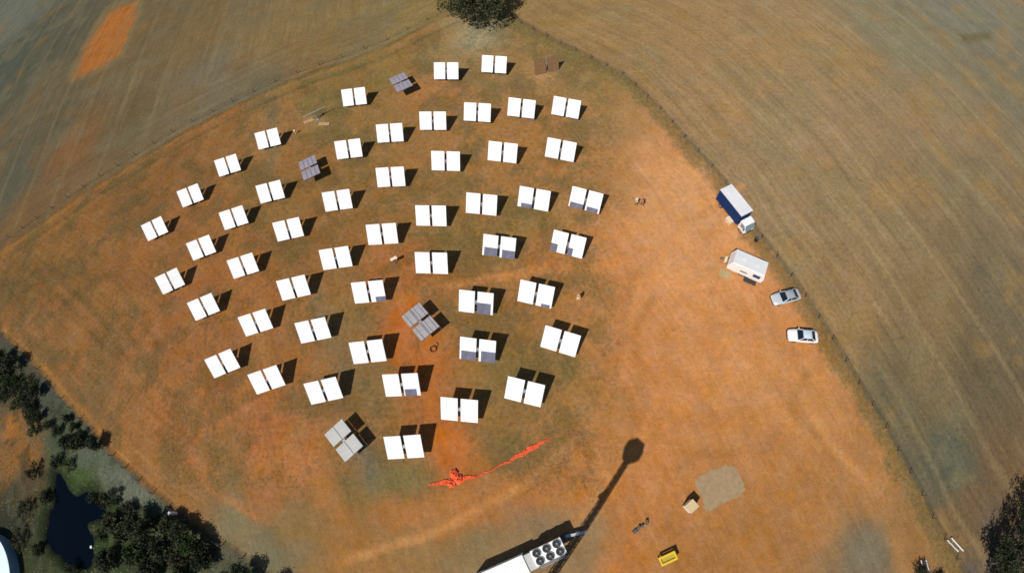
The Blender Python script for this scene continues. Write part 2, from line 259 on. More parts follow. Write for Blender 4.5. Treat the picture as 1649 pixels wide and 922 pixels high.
def ground_material():
    m = bpy.data.materials.new('soil_and_stubble'); m.use_nodes = True; n = m.node_tree; L = n.links.new; b = n.nodes['Principled BSDF']
    b.inputs['Roughness'].default_value = 0.95; b.inputs['Specular IOR Level'].default_value = 0.1
    a = n.nodes.new('ShaderNodeAttribute'); a.attribute_name = 'soil'; fl = n.nodes.new('ShaderNodeAttribute'); fl.attribute_name = 'flow'
    sx = n.nodes.new('ShaderNodeSeparateXYZ'); L(fl.outputs['Vector'], sx.inputs[0]); tc = n.nodes.new('ShaderNodeTexCoord')
    def noise(vec, sc, det, lo, hi, a0=0.3, a1=0.7):
        t = n.nodes.new('ShaderNodeTexNoise'); t.inputs['Scale'].default_value = sc; t.inputs['Detail'].default_value = det; t.inputs['Roughness'].default_value = 0.68; L(vec, t.inputs['Vector'])
        r = n.nodes.new('ShaderNodeMapRange'); r.inputs[1].default_value = a0; r.inputs[2].default_value = a1; r.inputs[3].default_value = lo; r.inputs[4].default_value = hi; L(t.outputs['Fac'], r.inputs[0]); return r.outputs[0], t.outputs['Fac']
    def math_(op, x, y):
        k = n.nodes.new('ShaderNodeMath'); k.operation = op
        for i, v in enumerate((x, y)):
            if isinstance(v, (int, float)): k.inputs[i].default_value = v
            else: L(v, k.inputs[i])
        return k.outputs[0]
    obj = tc.outputs['Object']
    f1, h1 = noise(obj, 1.3, 6, 0.86, 1.12); f2, _ = noise(obj, 0.22, 4, 0.88, 1.12); f3, h3 = noise(obj, 3.4, 4, 0.72, 1.26); f4, _ = noise(obj, 1.9, 3, 1.0, 0.74, 0.60, 0.70)
    cmb = n.nodes.new('ShaderNodeCombineXYZ'); L(math_('MULTIPLY', sx.outputs[0], 1.0), cmb.inputs[0]); L(math_('MULTIPLY', sx.outputs[1], 0.045), cmb.inputs[1])
    g1, _ = noise(cmb.outputs[0], 0.8, 4, -0.14, 0.14); g2, _ = noise(cmb.outputs[0], 0.25, 3, -0.07, 0.07); g3, _ = noise(cmb.outputs[0], 2.4, 2, -0.09, 0.09)
    st = math_('ADD', math_('MULTIPLY', math_('ADD', math_('ADD', g1, g3), g2), sx.outputs[2]), 1.0)
    wa = n.nodes.new('ShaderNodeAttribute'); wa.attribute_name = 'weed'
    amp = math_('ADD', math_('MULTIPLY', wa.outputs['Fac'], 1.1), 0.35)
    grit = math_('ADD', math_('MULTIPLY', math_('SUBTRACT', math_('MULTIPLY', f3, f4), 1.0), amp), 1.0)
    tot = math_('MULTIPLY', math_('MULTIPLY', f1, f2), math_('MULTIPLY', grit, st))
    sc = n.nodes.new('ShaderNodeVectorMath'); sc.operation = 'SCALE'; L(a.outputs['Color'], sc.inputs[0]); L(tot, sc.inputs['Scale'])
    hs = n.nodes.new('ShaderNodeHueSaturation'); hv, _ = noise(obj, 0.5, 5, 0.4965, 0.5035); L(hv, hs.inputs['Hue']); sv, _ = noise(obj, 0.37, 5, 0.93, 1.07); L(sv, hs.inputs['Saturation']); L(sc.outputs[0], hs.inputs['Color'])
    k1, _ = noise(obj, 1.7, 9, -0.8, 0.8); k2, _ = noise(obj, 5.0, 3, -0.3, 0.3)
    cov = n.nodes.new('ShaderNodeMapRange'); cov.interpolation_type = 'SMOOTHSTEP'; cov.inputs[1].default_value = 0.42; cov.inputs[2].default_value = 0.68; cov.inputs[3].default_value = 0.0; cov.inputs[4].default_value = 0.8
    L(math_('ADD', math_('ADD', wa.outputs['Fac'], k1), k2), cov.inputs[0])
    tuft = n.nodes.new('ShaderNodeMix'); tuft.data_type = 'RGBA'; tuft.blend_type = 'MULTIPLY'; pass
    ins = [i for i in tuft.inputs if i.type == 'RGBA']; ins[1].default_value = (0.64, 0.76, 0.86, 1); L(hs.outputs[0], ins[0]); L(cov.outputs[0], tuft.inputs[0])
    L([o for o in tuft.outputs if o.type == 'RGBA'][0], b.inputs['Base Color'])
    bp = n.nodes.new('ShaderNodeBump'); bp.inputs['Strength'].default_value = 0.55; bp.inputs['Distance'].default_value = 0.14; L(math_('ADD', h1, h3), bp.inputs['Height']); L(bp.outputs[0], b.inputs['Normal'])
    return m
gm = ground_material()
ny, nx = X.shape; idx = np.arange(nx * ny).reshape(ny, nx)
vv = np.stack([X, Y, Z], -1).reshape(-1, 3)
# wider country out to the horizon: a ring joined to the same sheet
quads = np.stack([idx[:-1, :-1], idx[:-1, 1:], idx[1:, 1:], idx[1:, :-1]], -1).reshape(-1, 4)
border = np.concatenate([idx[0, :-1], idx[:-1, -1], idx[-1, ::-1][:-1], idx[::-1, 0][:-1]])
bc = vv[border]; far = bc.copy(); dirv = bc[:, :2] - np.array([0, 90.]); far[:, :2] = np.array([0, 90.]) + dirv / np.linalg.norm(dirv, axis=1)[:, None] * 5000; far[:, 2] = 0
nb = len(border); k0 = len(vv); i0 = np.arange(nb); i1 = (i0 + 1) % nb
ring = np.stack([border[i0], k0 + i0, k0 + i1, border[i1]], -1)
vv = np.concatenate([vv, far]); quads = np.concatenate([quads, ring])
me = bpy.data.meshes.new('ground'); me.vertices.add(len(vv)); me.vertices.foreach_set('co', vv.astype(np.float32).ravel())
me.loops.add(quads.size); me.loops.foreach_set('vertex_index', quads.astype(np.int32).ravel()); me.polygons.add(len(quads))
me.polygons.foreach_set('loop_start', np.arange(0, quads.size, 4, dtype=np.int32)); me.update(calc_edges=True)
sc_ = np.ones((len(vv), 4), np.float32); sc_[:k0, :3] = soil.reshape(-1, 3); sc_[k0:, :3] = soil.reshape(-1, 3)[border]
fl_ = np.zeros((len(vv), 3), np.float32); fl_[:k0] = flow.reshape(-1, 3); fl_[k0:] = flow.reshape(-1, 3)[border]
at = me.attributes.new('soil', 'FLOAT_COLOR', 'POINT'); at.data.foreach_set('color', sc_.ravel())
wv = np.zeros(len(vv), np.float32); wv[:k0] = weed.ravel(); wv[k0:] = weed.ravel()[border]; at = me.attributes.new('weed', 'FLOAT', 'POINT'); at.data.foreach_set('value', wv)
at = me.attributes.new('flow', 'FLOAT_VECTOR', 'POINT'); at.data.foreach_set('vector', fl_.ravel())
me.polygons.foreach_set('use_smooth', [True] * len(me.polygons)); me.materials.append(gm)
go = bpy.data.objects.new('ground', me); C.objects.link(go); tag(go, kind='structure')
def gz(x, y):
    i = int(round((y - ys[0]) / RES)); j = int(round((x - xs[0]) / RES))
    return float(Z[min(max(i, 0), ny - 1), min(max(j, 0), nx - 1)])
def GP(x, y):
    p = P(x, y); p.z = gz(p.x, p.y); return p
# pond water
wm = mat('pond_water', (0.001, 0.003, 0.007), 0.05, spec=0.08)
cP = gPOND.mean(0); wo = MB(); gp = [(cP[0] + 13 * math.cos(k * .314), cP[1] + 13 * math.sin(k * .314)) for k in range(20)]
wo.v = [(p[0], p[1], -0.42) for p in gp]; wo.f = [tuple(range(len(gp)))]
tag(wo.build('pond', wm), kind='structure')
# grey gravel pad beside the cabinet
PAD = [(1118, 770), (1140, 759), (1168, 748.5), (1181.5, 750.7), (1192, 766), (1198, 780), (1199, 789), (1190, 798), (1172, 807), (1155, 816), (1138, 823), (1133, 818.5), (1131, 803)]
pc = [P(*p) for p in PAD]; rnp = random.Random(2); edge = []
for a, b in zip(pc, pc[1:] + pc[:1]):
    for k in range(6): q = a.lerp(b, k / 6); edge.append((q.x + rnp.uniform(-.13, .13), q.y + rnp.uniform(-.13, .13)))
pm = MB(); pm.prism(edge, -0.05, 0.035)
tag(pm.build('gravel_pad', mat('pad_gravel', alb((158, 134, 106)), 0.95, noise=0.16, scale=1.6, bump=0.4)), kind='structure')

# ------------------------------------------------------------------ heliostats
PW, PH, GAP, HC = 2.14, 3.11, 0.365, 1.965
m_white = mat('mirror_white', (0.78, 0.80, 0.82), 0.3, noise=0.035, scale=0.55, spec=0.5)  # white base colour stands in for the bright sky mirrored in the panels
_n = m_white.node_tree; _oi = _n.nodes.new('ShaderNodeObjectInfo'); _mr = _n.nodes.new('ShaderNodeMapRange'); _mr.inputs[3].default_value = 0.93; _mr.inputs[4].default_value = 1.06
_n.links.new(_oi.outputs['Random'], _mr.inputs[0]); _sc = _n.nodes.new('ShaderNodeVectorMath'); _sc.operation = 'SCALE'
_b = _n.nodes['Principled BSDF']; _src = _b.inputs['Base Color'].links[0].from_socket; _n.links.new(_src, _sc.inputs[0]); _n.links.new(_mr.outputs[0], _sc.inputs['Scale']); _n.links.new(_sc.outputs[0], _b.inputs['Base Color'])
m_dark_refl = mat('mirror_dark_reflection', (0.13, 0.13, 0.18), 0.3, noise=0.25, scale=2.5)  # dark reflections in the mirrors, painted as a darker facet colour
m_steel = mat('galvanised_steel', (0.42, 0.43, 0.44), 0.5, 0.6, noise=0.12, scale=4)
m_dsteel = mat('dark_steel', (0.10, 0.10, 0.105), 0.55, 0.3)
m_back1 = mat('pale_backing', (.47, .465, .45), 0.6, noise=0.08, scale=1.5)
m_back2 = mat('mauve_backing', (.28, .25, .30), 0.6, noise=0.15, scale=2.0)
m_back3 = mat('grey_backing', (.34, .32, .335), 0.6, noise=0.15, scale=2.0)
m_tan = mat('tan_backing', alb((140, 108, 78)), 0.8, noise=0.15, scale=2.0)  # plain tan panel colour, mottled at random
me_post = MB().tube([(0, 0, -0.1), (0, 0, HC - 0.25)], [0.13, 0.11], 10).box((0, 0, 0.06), (0.6, 0.6, 0.1)).mesh('pedestal', m_steel)
me_drive = MB().box((0, 0, HC - 0.1), (0.34, 0.42, 0.36)).box((0, 0.22, HC - 0.18), (0.2, 0.2, 0.2)).mesh('drive_head', m_steel)
me_tube = MB().tube([(-(PW + GAP / 2) * 0.96, 0, 0), ((PW + GAP / 2) * 0.96, 0, 0)], 0.085, 8).mesh('torque_tube', m_steel)
fr = MB()
for x in (-PW / 2 + 0.05, -PW / 6, PW / 6, PW / 2 - 0.05): fr.box((x, 0, 0.12), (0.07, PH - 0.06, 0.08))
for y in (-PH / 2 + 0.06, PH / 2 - 0.06): fr.box((0, y, 0.125), (PW - 0.06, 0.06, 0.07))
me_panel = fr.mesh('panel', m_dsteel)
FACETS = {}
def facet(x0, x1, y0, y1, m, g=0.01):       # in panel fractions, 0..1 from the left and from the lower edge
    k = (x0, x1, y0, y1, m.name)
    if k not in FACETS:
        b = MB()
        b.box(((x0 + x1 - 1) / 2 * PW, (y0 + y1 - 1) / 2 * PH, 0.175), ((x1 - x0) * PW - g, (y1 - y0) * PH - g, 0.02)); FACETS[k] = b.mesh('facet', m)
    return FACETS[k]
TOP = Vector((-3.07, -12.06, 27.93))
TOWER = Vector((TOP.x, TOP.y, 0))
def heliostat(x, y, label, dark=None, stow=None, face=None, dang=0.0, hc=HC):
    c = P(x, y, hc); base = Vector((c.x, c.y, gz(c.x, c.y)))
    n = (SUN + (TOP - c).normalized()).normalized(); t = math.acos(n.z); rz = math.atan2(n.x, -n.y) + R(dang)
    if stow: t, rz = R(stow[0]), R(stow[1])
    o = thing('heliostat', base, rz, label, 'heliostat', 'heliostats of the mirror field')
    link('pedestal', me_post, o); link('drive_head', me_drive, o); link('torque_tube', me_tube, o, (0, 0, hc), (t, 0, 0))
    for s in (-1, 1):
        p = link('panel', me_panel, o, Vector((s * (PW + GAP) / 2, 0, hc)), (t, 0, 0))
        if face:
            for y0, y1 in ((0, 0.5), (0.5, 1)): link('facet', facet(0, 1, y0, y1, face[0], 0.07), p)
            if face[1]:
                for yy in face[1]:
                    k = ('rib', yy)
                    if k not in FACETS: FACETS[k] = MB().box((0, (yy - 0.5) * PH, 0.215), (PW - 0.04, 0.10, 0.06)).mesh('rib', m_steel)
                    link('rib', FACETS[k], p)
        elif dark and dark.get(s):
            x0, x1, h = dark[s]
            link('facet', facet(0, 1, h, 1, m_white), p); link('facet', facet(x0, x1, 0, h, m_dark_refl), p)['label'] = 'lower mirror facet with a dark reflection painted in'
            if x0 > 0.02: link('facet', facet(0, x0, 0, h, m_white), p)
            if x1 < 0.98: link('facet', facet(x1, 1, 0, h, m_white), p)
        else:
            for y0, y1 in ((0, 0.5), (0.5, 1)): link('facet', facet(0, 1, y0, y1, m_white), p)
    return o
ARCS = [[(249.4,367.7),(306.7,314.3),(366.9,265.9),(431.6,223.1),(570.4,155.7),(645.6,133.4),(718.8,114.1),(796,103.5)],
        [(274,452),(324.3,398.2),(376.6,350.1),(435.5,308.2),(498.4,270.6),(561.5,239.5),(628.1,213.8),(697.3,194.2),(768.9,180.5),(839.9,173.7),(911.9,173)],
        [(328.1,493.3),(391.6,427.3),(464.5,368.7),(543.5,322.1),(629.3,284.4),(718,258.8),(809.6,244.5),(903.1,240.8)],
        [(358.5,584.4),(411.9,518.7),(473,462.5),(540.9,414.8),(615.5,376),(694.3,346.6),(775.6,328),(860.2,319.3),(943.5,321.5)],
        [(429.5,610.4),(504.3,530.8),(594,469),(695,422.6),(804,396.3),(915,392.5)],
        [(521.2,628),(592.5,565.2),(677.2,518),(766.9,485.9),(863.4,472.5)],
        [(553.8,708.6),(647,618.5),(769.5,562.3),(902.8,548.2)],
        [(650.8,718.3),(739.9,658.6),(844.9,629.3)]]
AN = ['outermost arc nearest the big tree', 'second arc from the big tree', 'third arc from the big tree', 'fourth arc from the big tree', 'fourth arc from the orange mesh', 'third arc from the orange mesh', 'second arc from the orange mesh', 'innermost arc beside the orange mesh']
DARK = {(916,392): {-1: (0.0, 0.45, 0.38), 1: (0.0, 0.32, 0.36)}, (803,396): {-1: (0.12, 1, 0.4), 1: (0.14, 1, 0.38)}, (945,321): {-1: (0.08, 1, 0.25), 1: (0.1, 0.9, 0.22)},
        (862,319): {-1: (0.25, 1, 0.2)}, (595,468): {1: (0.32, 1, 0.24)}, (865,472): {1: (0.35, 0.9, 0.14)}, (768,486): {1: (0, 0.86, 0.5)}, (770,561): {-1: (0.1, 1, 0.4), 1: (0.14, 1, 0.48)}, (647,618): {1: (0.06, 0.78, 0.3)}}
STOW = {(6, 0): (306, (m_back1, ()), 'stowed flat, pale seamed back up'), (5, 2): (303, (m_back3, (0.15, 0.42, 0.62, 0.85)), 'stowed flat, ribbed grey back up'),
        (1, 4): (288, (m_back2, (0.25, 0.5, 0.75)), 'stowed flat, mauve back up'), (0, 5): (291, (m_back2, (0.25, 0.5, 0.75)), 'stowed flat, mauve back up')}
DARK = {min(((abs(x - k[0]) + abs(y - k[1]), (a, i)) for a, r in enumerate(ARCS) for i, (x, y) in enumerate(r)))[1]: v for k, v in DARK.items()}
for ai, arc in enumerate(ARCS):
    for i, (x, y) in enumerate(arc):
        n = len(arc); pos = 'leftmost' if i == 0 else 'rightmost' if i == n - 1 else ORD(i) + ' from left'
        if (ai, i) in STOW:
            st = STOW[(ai, i)]; heliostat(x, y, f'heliostat {st[2]}, {pos}, {AN[ai]}', stow=(0, st[0]), face=st[1])
        elif (ai, i) in DARK: heliostat(x, y, f'white heliostat with painted dark reflection, {pos}, {AN[ai]}', dark=DARK[(ai, i)])
        else: heliostat(x, y, f'white twin-panel heliostat, {pos}, {AN[ai]}')
heliostat(880, 104, 'brown heliostat standing nearly upright near the fence bend', stow=(80, 10), face=(m_tan, ()), hc=1.6)
# a mount without its mirrors, with spoil around it
o = thing('heliostat_mount', GP(512, 192), R(20), 'bare heliostat post without mirror panels on a pale spoil patch', 'heliostat mount')
link('pedestal', me_post, o); link('drive_head', me_drive, o); link('torque_tube', me_tube, o, (0, 0, HC))
for x, y, rz in ((498, 195, 10), (522, 200, -15)):
    p = GP(x, y); b = MB()
    for i in range(3): b.box((0, (i - 1) * 0.22, 0.06 + 0.01 * i), (2.2, 0.18, 0.07))
    ob = b.build('plank_stack', mat('weathered_timber', alb((188, 150, 112)), 0.8, noise=0.2)); ob.location = p; ob.rotation_euler.z = R(rz)
    tag(ob, 'pale timber planks lying %s the bare heliostat post' % ('left of' if x < 510 else 'right of'), 'planks', 'planks by the bare mount')

# ------------------------------------------------------------------ receiver tower: stands just below the frame, its shadow lies across the yard
tw = thing('receiver_tower', TOWER, R(20), 'slim steel lattice tower with a faceted receiver, casting the long shadow', 'tower')
HT = 26.2
for sx in (-1, 1):
    for sy in (-1, 1): MB().tube([(sx * 0.36, sy * 0.36, 0), (sx * 0.25, sy * 0.25, HT)], [0.075, 0.055], 6).build('leg', m_steel, tw)
b = MB(); nz = 22
for i in range(nz):
    z0, z1 = HT * i / nz, HT * (i + 1) / nz; r0 = 0.36 - 0.11 * i / nz; r1 = 0.36 - 0.11 * (i + 1) / nz
    for q in range(4):
        a0 = Matrix.Rotation(q * math.pi / 2, 3, 'Z'); b.tube([a0 @ Vector((-r0, -r0, z0)), a0 @ Vector((r1, -r1, z1))], 0.035, 4); b.tube([a0 @ Vector((-r0, -r0, z0)), a0 @ Vector((r0, -r0, z0))], 0.03, 4)
tag(b.build('bracing', m_steel, tw))
MB().tube([(0, 0, 0), (0, 0, HT)], 0.27, 10).build('riser_pipe', m_steel, tw)
MB().box((0, 0.33, HT * 0.72), (0.9, 0.5, 0.5)).build('junction_box', m_dsteel, tw)
MB().tube([(0, 0, HT - 0.1), (0, 0, HT + 0.15), (0, 0, HT + 0.9), (0, 0, HT + 2.1), (0, 0, HT + 2.9)], [0.35, 0.95, 1.25, 1.2, 0.3], 6).build('receiver', mat('receiver_coating', (0.03, 0.03, 0.032), 0.6), tw)
MB().box((0, 0, 0.05), (2.2, 2.2, 0.3)).build('footing', mat('concrete', alb((150, 140, 125)), 0.9, noise=0.1), tw)

# ------------------------------------------------------------------ plant container and dry cooler
m_wp = mat('white_paint', (0.82, 0.83, 0.83), 0.4, noise=0.03, scale=1.0)
m_gp = mat('grey_sheet', (0.45, 0.45, 0.44), 0.55, noise=0.08, scale=1.5)
c0 = (P(851.9, 887.4, 2.9) + P(914.3, 888.9, 2.9)) / 2; ux = (P(900.8, 864.4, 2.9) - P(851.9, 887.4, 2.9)); CL = ux.length; CW = (P(865.9, 911.3, 2.9) - P(851.9, 887.4, 2.9)).length; rzc = math.atan2(ux.y, ux.x)
ck = thing('dry_cooler', (c0.x, c0.y, 0), rzc, 'white dry cooler with six round fans beside the white container', 'cooler')
MB().box((0, 0, 2.45), (CL, CW, 0.9)).build('casing', m_wp, ck, bevel=0.03)
for sx in (-1, 0, 1):
    for sy in (-1, 1):
        fx, fy = sx * CL / 3.05, sy * CW / 4.0
        shroud = MB(); ro, ri = 0.51, 0.475; vs_ = []; fs_ = []
        for k in range(24):
            a = 2 * math.pi * k / 24
            for r_, z_ in ((ro, 0), (ro, 0.12), (ri, 0.12), (ri, 0.0)): vs_.append((r_ * math.cos(a), r_ * math.sin(a), z_))
        for k in range(24):
            for j in range(4): fs_.append((k * 4 + j, ((k + 1) % 24) * 4 + j, ((k + 1) % 24) * 4 + (j + 1) % 4, k * 4 + (j + 1) % 4))
        shroud.add(vs_, fs_)
        f = shroud.build('fan', m_gp, ck, smooth=False); f.location = (fx, fy, 2.9)
        MB().tube([(0, 0, 0.004), (0, 0, 0.03)], 0.473, 20).build('fan_well', mat('fan_well', (0.02, 0.022, 0.026), 0.8), f)
        bl = MB()
        for k in range(5):
            M = Matrix.Rotation(k * 2 * math.pi / 5, 3, 'Z') @ Matrix.Rotation(0.5, 3, 'X'); bl.box(M @ Vector((0.24, 0, 0)) + Vector((0, 0, 0.075)), (0.34, 0.15, 0.012), rot=M)
        bl.build('fan_blades', mat('fan_blade', (0.05, 0.055, 0.06), 0.6), f); MB().tube([(0, 0, 0.03), (0, 0, 0.10)], 0.09, 10).build('fan_hub', mat('fan_hub', (0.3, 0.31, 0.33), 0.5), f)
for sx in (-1, 1):
    for sy in (-1, 1): MB().box((sx * (CL / 2 - 0.1), sy * (CW / 2 - 0.1), 1.0), (0.14, 0.14, 2.0)).build('leg', m_steel, ck)
MB().box((0, -CW / 2 - 0.30, 1.35), (CL * 0.8, 0.5, 0.16)).tube([(-1.5, -CW / 2 - 0.3, 0), (-1.5, -CW / 2 - 0.3, 1.4)], 0.06, 6).tube([(1.5, -CW / 2 - 0.3, 0), (1.5, -CW / 2 - 0.3, 1.4)], 0.06, 6).build('pipe_rack', mat('grey_paint', (0.16, 0.17, 0.17), 0.6, noise=0.2), ck)
for k in range(3): MB().tube([(-CL * 0.42, -CW / 2 - 0.14 - 0.16 * k, 1.5), (CL * 0.42, -CW / 2 - 0.14 - 0.16 * k, 1.5)], 0.06, 8).build('coolant_pipe', m_steel, ck)
e0, e1 = P(839.9, 894.9, 2.6), P(854.9, 919.8, 2.6); em = (e0 + e1) / 2; KL = 6.06; KW = 2.3
dirc = Vector((math.cos(rzc), math.sin(rzc), 0)); kc = em - dirc * KL / 2
kt = thing('shipping_container', (kc.x, kc.y, 0), rzc, 'white steel plant container at the bottom edge, joined to the fan cooler', 'container')
bd = MB(); prof = []
nn = 44
for k in range(nn + 1): prof.append((-KL / 2 + 0.1 + (KL - 0.2) * k / nn, KW / 2 - (0.035 if k % 4 in (1, 2) else 0)))
for y_, s_ in ((1, 1), (-1, -1)):
    pts = [(x, s_ * y) for x, y in prof]
    bd.add([(x, y, 0.2) for x, y in pts] + [(x, y, 2.5) for x, y in pts], [(i, i + 1, i + nn + 2, i + nn + 1) for i in range(nn)])
bd.box((0, 0, 1.35), (KL - 0.12, KW - 0.16, 2.3)); bd.build('body', m_wp, kt)
rf = MB(); rf.box((0, 0, 2.54), (KL - 0.02, KW - 0.02, 0.06))
for k in range(17): rf.box((-KL / 2 + 0.35 + k * (KL - 0.7) / 16, 0, 2.578), (0.16, KW - 0.3, 0.018))
rf.build('roof', m_wp, kt)
for sx in (-1, 1):
    for sy in (-1, 1): MB().box((sx * (KL / 2 - 0.06), sy * (KW / 2 - 0.06), 1.25), (0.13, 0.13, 2.5)).build('corner_post', m_wp, kt)
for sy in (-1, 1):
    dr = MB().box((-KL / 2 - 0.02, sy * 0.54, 1.3), (0.05, 1.04, 2.2)).build('door', m_wp, kt); MB().tube([(-KL / 2 - 0.07, sy * 0.25, 0.3), (-KL / 2 - 0.07, sy * 0.25, 2.35)], 0.02, 6).build('lock_bar', m_steel, dr)
g0 = (P(851.0, 890.5, 2.5) + P(858.5, 912, 2.5)) / 2
dk = thing('duct_box', (em.x, em.y, 0), rzc, 'grey sheet metal duct between the white container and the fan cooler', 'duct')
MB().box((0.62, 0, 1.35), (1.0, 1.9, 2.1)).build('housing', m_gp, dk, bevel=0.03); MB().box((0.62, 0, 2.42), (1.06, 1.96, 0.05)).build('lid', m_gp, dk)
for s in (-1, 1): MB().box((0.62, s * 0.7, 0.15), (0.9, 0.12, 0.3)).build('foot', m_dsteel, dk)
a_, b_ = P(911, 863, 1.0), P(943.7, 856, 1.0)
sb = thing('steel_trestle', ((a_.x + b_.x) / 2, (a_.y + b_.y) / 2, 0), math.atan2(b_.y - a_.y, b_.x - a_.x), 'blue grey steel beam on trestles at the cooler end, in shade', 'trestle')
MB().box((0, 0, 0.98), ((b_ - a_).length, 0.32, 0.08)).box((0, 0, 0.82), ((b_ - a_).length, 0.06, 0.24)).box((0, 0, 0.68), ((b_ - a_).length, 0.3, 0.05)).build('beam', mat('blue_grey_paint', (0.42, 0.46, 0.58), 0.5), sb)
for s in (-0.9, 0.9):
    t = MB()
    for q in (-1, 1): t.tube([(s, q * 0.45, 0), (s, q * 0.08, 0.66)], 0.04, 6)
    t.box((s, 0, 0.3), (0.05, 0.6, 0.05)).build('trestle_leg', m_dsteel, sb)
p = P(905, 868, 0.6); pu = thing('pump_unit', (p.x, p.y, 0), rzc, 'dark pump skid at the cooler end under the steel beam', 'pump')
MB().box((0, 0, 0.1), (1.6, 1.0, 0.16)).build('skid', m_dsteel, pu); MB().tube([(-0.5, 0, 0.5), (0.3, 0, 0.5)], 0.28, 12).build('motor', mat('pump_blue', (0.03, 0.05, 0.10), 0.5), pu, smooth=False); MB().tube([(0.3, 0, 0.5), (0.36, 0, 0.5), (0.6, 0, 0.5)], [0.18, 0.36, 0.36], 12).tube([(0.5, 0, 0.5), (0.5, 0, 1.1)], 0.1, 8).build('pump_head', m_dsteel, pu)

# ------------------------------------------------------------------ vehicles
m_glass = mat('vehicle_glass', (0.010, 0.016, 0.03), 0.08, spec=0.5)
m_tyre = mat('tyre_rubber', (0.02, 0.02, 0.02), 0.85); m_rim = mat('wheel_rim', (0.5, 0.5, 0.52), 0.35, 0.8)
m_lamp = mat('lamp_lens', (0.75, 0.75, 0.72), 0.15); m_tail = mat('tail_lens', (0.35, 0.02, 0.02), 0.25); m_plast = mat('black_plastic', (0.025, 0.025, 0.027), 0.6)
def wheel(parent, x, y, r=0.32, wd=0.2):
    t = MB().tube([(x, y - wd / 2, r), (x, y - wd * 0.4, r), (x, y + wd * 0.4, r), (x, y + wd / 2, r)], [r * 0.9, r, r, r * 0.9], 18).build('wheel', m_tyre, parent, smooth=False)
    s = 1 if y > 0 else -1
    MB().tube([(x, y + s * wd * 0.36, r), (x, y + s * wd * 0.53, r)], r * 0.62, 12).build('rim', m_rim, t); return t
def section(x, hw, z0, z1, k=0.12):   # rounded cross section of a body
    return [Vector((x, y, z)) for y, z in ((-hw + k, z0), (hw - k, z0), (hw, z0 + k), (hw, z1 - k * 1.3), (hw - k * 0.9, z1 - 0.02), (hw * 0.5, z1), (-hw * 0.5, z1), (-hw + k * 0.9, z1 - 0.02), (-hw, z1 - k * 1.3), (-hw, z0 + k))]
def car(loc, rz, label, paint, roof=None, wagon=False):
    o = thing('parked_car', loc, rz, label, 'car', 'cars parked along the fence'); L = 4.75; ext = 0.35 if wagon else 0
    st = [(-2.38, .60, .38, .62), (-2.28, .78, .28, .80), (-2.0, .86, .22, .93), (-1.4, .89, .2, .98), (-.6, .9, .2, .97), (.4, .9, .2, .97), (1.0, .89, .2, .96), (1.6, .87, .22, .90), (2.1, .82, .25, .80), (2.3, .70, .32, .70), (2.38, .55, .40, .58)]
    MB().loft([section(*s) for s in st]).build('body', paint, o, smooth=True)
    def gh(x, hw, z): return [Vector((x, -hw, z)), Vector((x, hw, z))]
    # glasshouse: belt line and roof line
    xr0, xr1, xt0, xt1 = -1.75 - ext, 1.05, -0.95 - ext, 0.28; zb, zt = 0.95, 1.42; hb, ht = 0.80, 0.62
    g = MB()
    def plate(name, pts, m):
        vs_ = [Vector(p) for p in pts]; nrm = (vs_[1] - vs_[0]).cross(vs_[2] - vs_[0]).normalized(); ctr = Vector((-0.35, 0, 1.1))
        if nrm.dot(sum(vs_, Vector()) / 4 - ctr) < 0: nrm = -nrm
        return MB().add([v for v in vs_] + [v - nrm * 0.03 for v in vs_], [(0, 1, 2, 3), (7, 6, 5, 4), (0, 1, 5, 4), (1, 2, 6, 5), (2, 3, 7, 6), (3, 0, 4, 7)]).build(name, m, o)
    plate('windscreen', [(xr1, -hb, zb), (xr1, hb, zb), (xt1, ht, zt), (xt1, -ht, zt)], m_glass)
    plate('rear_window', [(xr0, -hb, zb), (xr0, hb, zb), (xt0, ht, zt), (xt0, -ht, zt)], m_glass)
    for s in (-1, 1):
        mid = (xr0 + xr1) / 2; mt = (xt0 + xt1) / 2
        plate('side_window', [(xr1 - 0.06, s * hb, zb), (mid + 0.04, s * hb, zb), (mt + 0.04, s * ht, zt), (xt1 - 0.04, s * ht, zt)], m_glass)
        plate('side_window', [(mid - 0.04, s * hb, zb), (xr0 + 0.06, s * hb, zb), (xt0 + 0.04, s * ht, zt), (mt - 0.04, s * ht, zt)], m_glass)
        for a_, b_, r_ in ((xr1, xt1, .04), (xr0, xt0, .05), (mid, mt, .035)): MB().tube([(a_, s * hb, zb), (b_, s * ht, zt)], r_, 6).build('pillar', paint, o)
        MB().box((0.75, s * 0.98, 1.0), (0.12, 0.18, 0.13)).build('mirror', paint, o, bevel=0.02)
        MB().box((2.24, s * 0.58, 0.66), (0.14, 0.3, 0.12)).build('headlight', m_lamp, o, bevel=0.03); MB().box((-2.30, s * 0.60, 0.74), (0.10, 0.26, 0.13)).build('tail_light', m_tail, o, bevel=0.02)
        for x in (-1.35, 1.4): wheel(o, x, s * 0.80)
    r = MB(); rings = []
    for x, k, z in ((xt0 - 0.10, .98, zt - 0.03), (xt0 + 0.1, 1.02, zt + 0.035), ((xt0 + xt1) / 2, 1.03, zt + 0.06), (xt1 - 0.1, 1.02, zt + 0.03), (xt1 + 0.08, .98, zt - 0.03)):
        rings.append([Vector((x, -ht * k, z - 0.05)), Vector((x, -ht * k * .85, z)), Vector((x, 0, z + 0.015)), Vector((x, ht * k * .85, z)), Vector((x, ht * k, z - 0.05))])
    vs_ = [p for q in rings for p in q]; r.add(vs_, [(i * 5 + k, i * 5 + k + 1, (i + 1) * 5 + k + 1, (i + 1) * 5 + k) for i in range(4) for k in range(4)])
    ro = r.build('roof', roof or paint, o, smooth=True); sd = ro.modifiers.new('solid', 'SOLIDIFY'); sd.thickness = 0.04
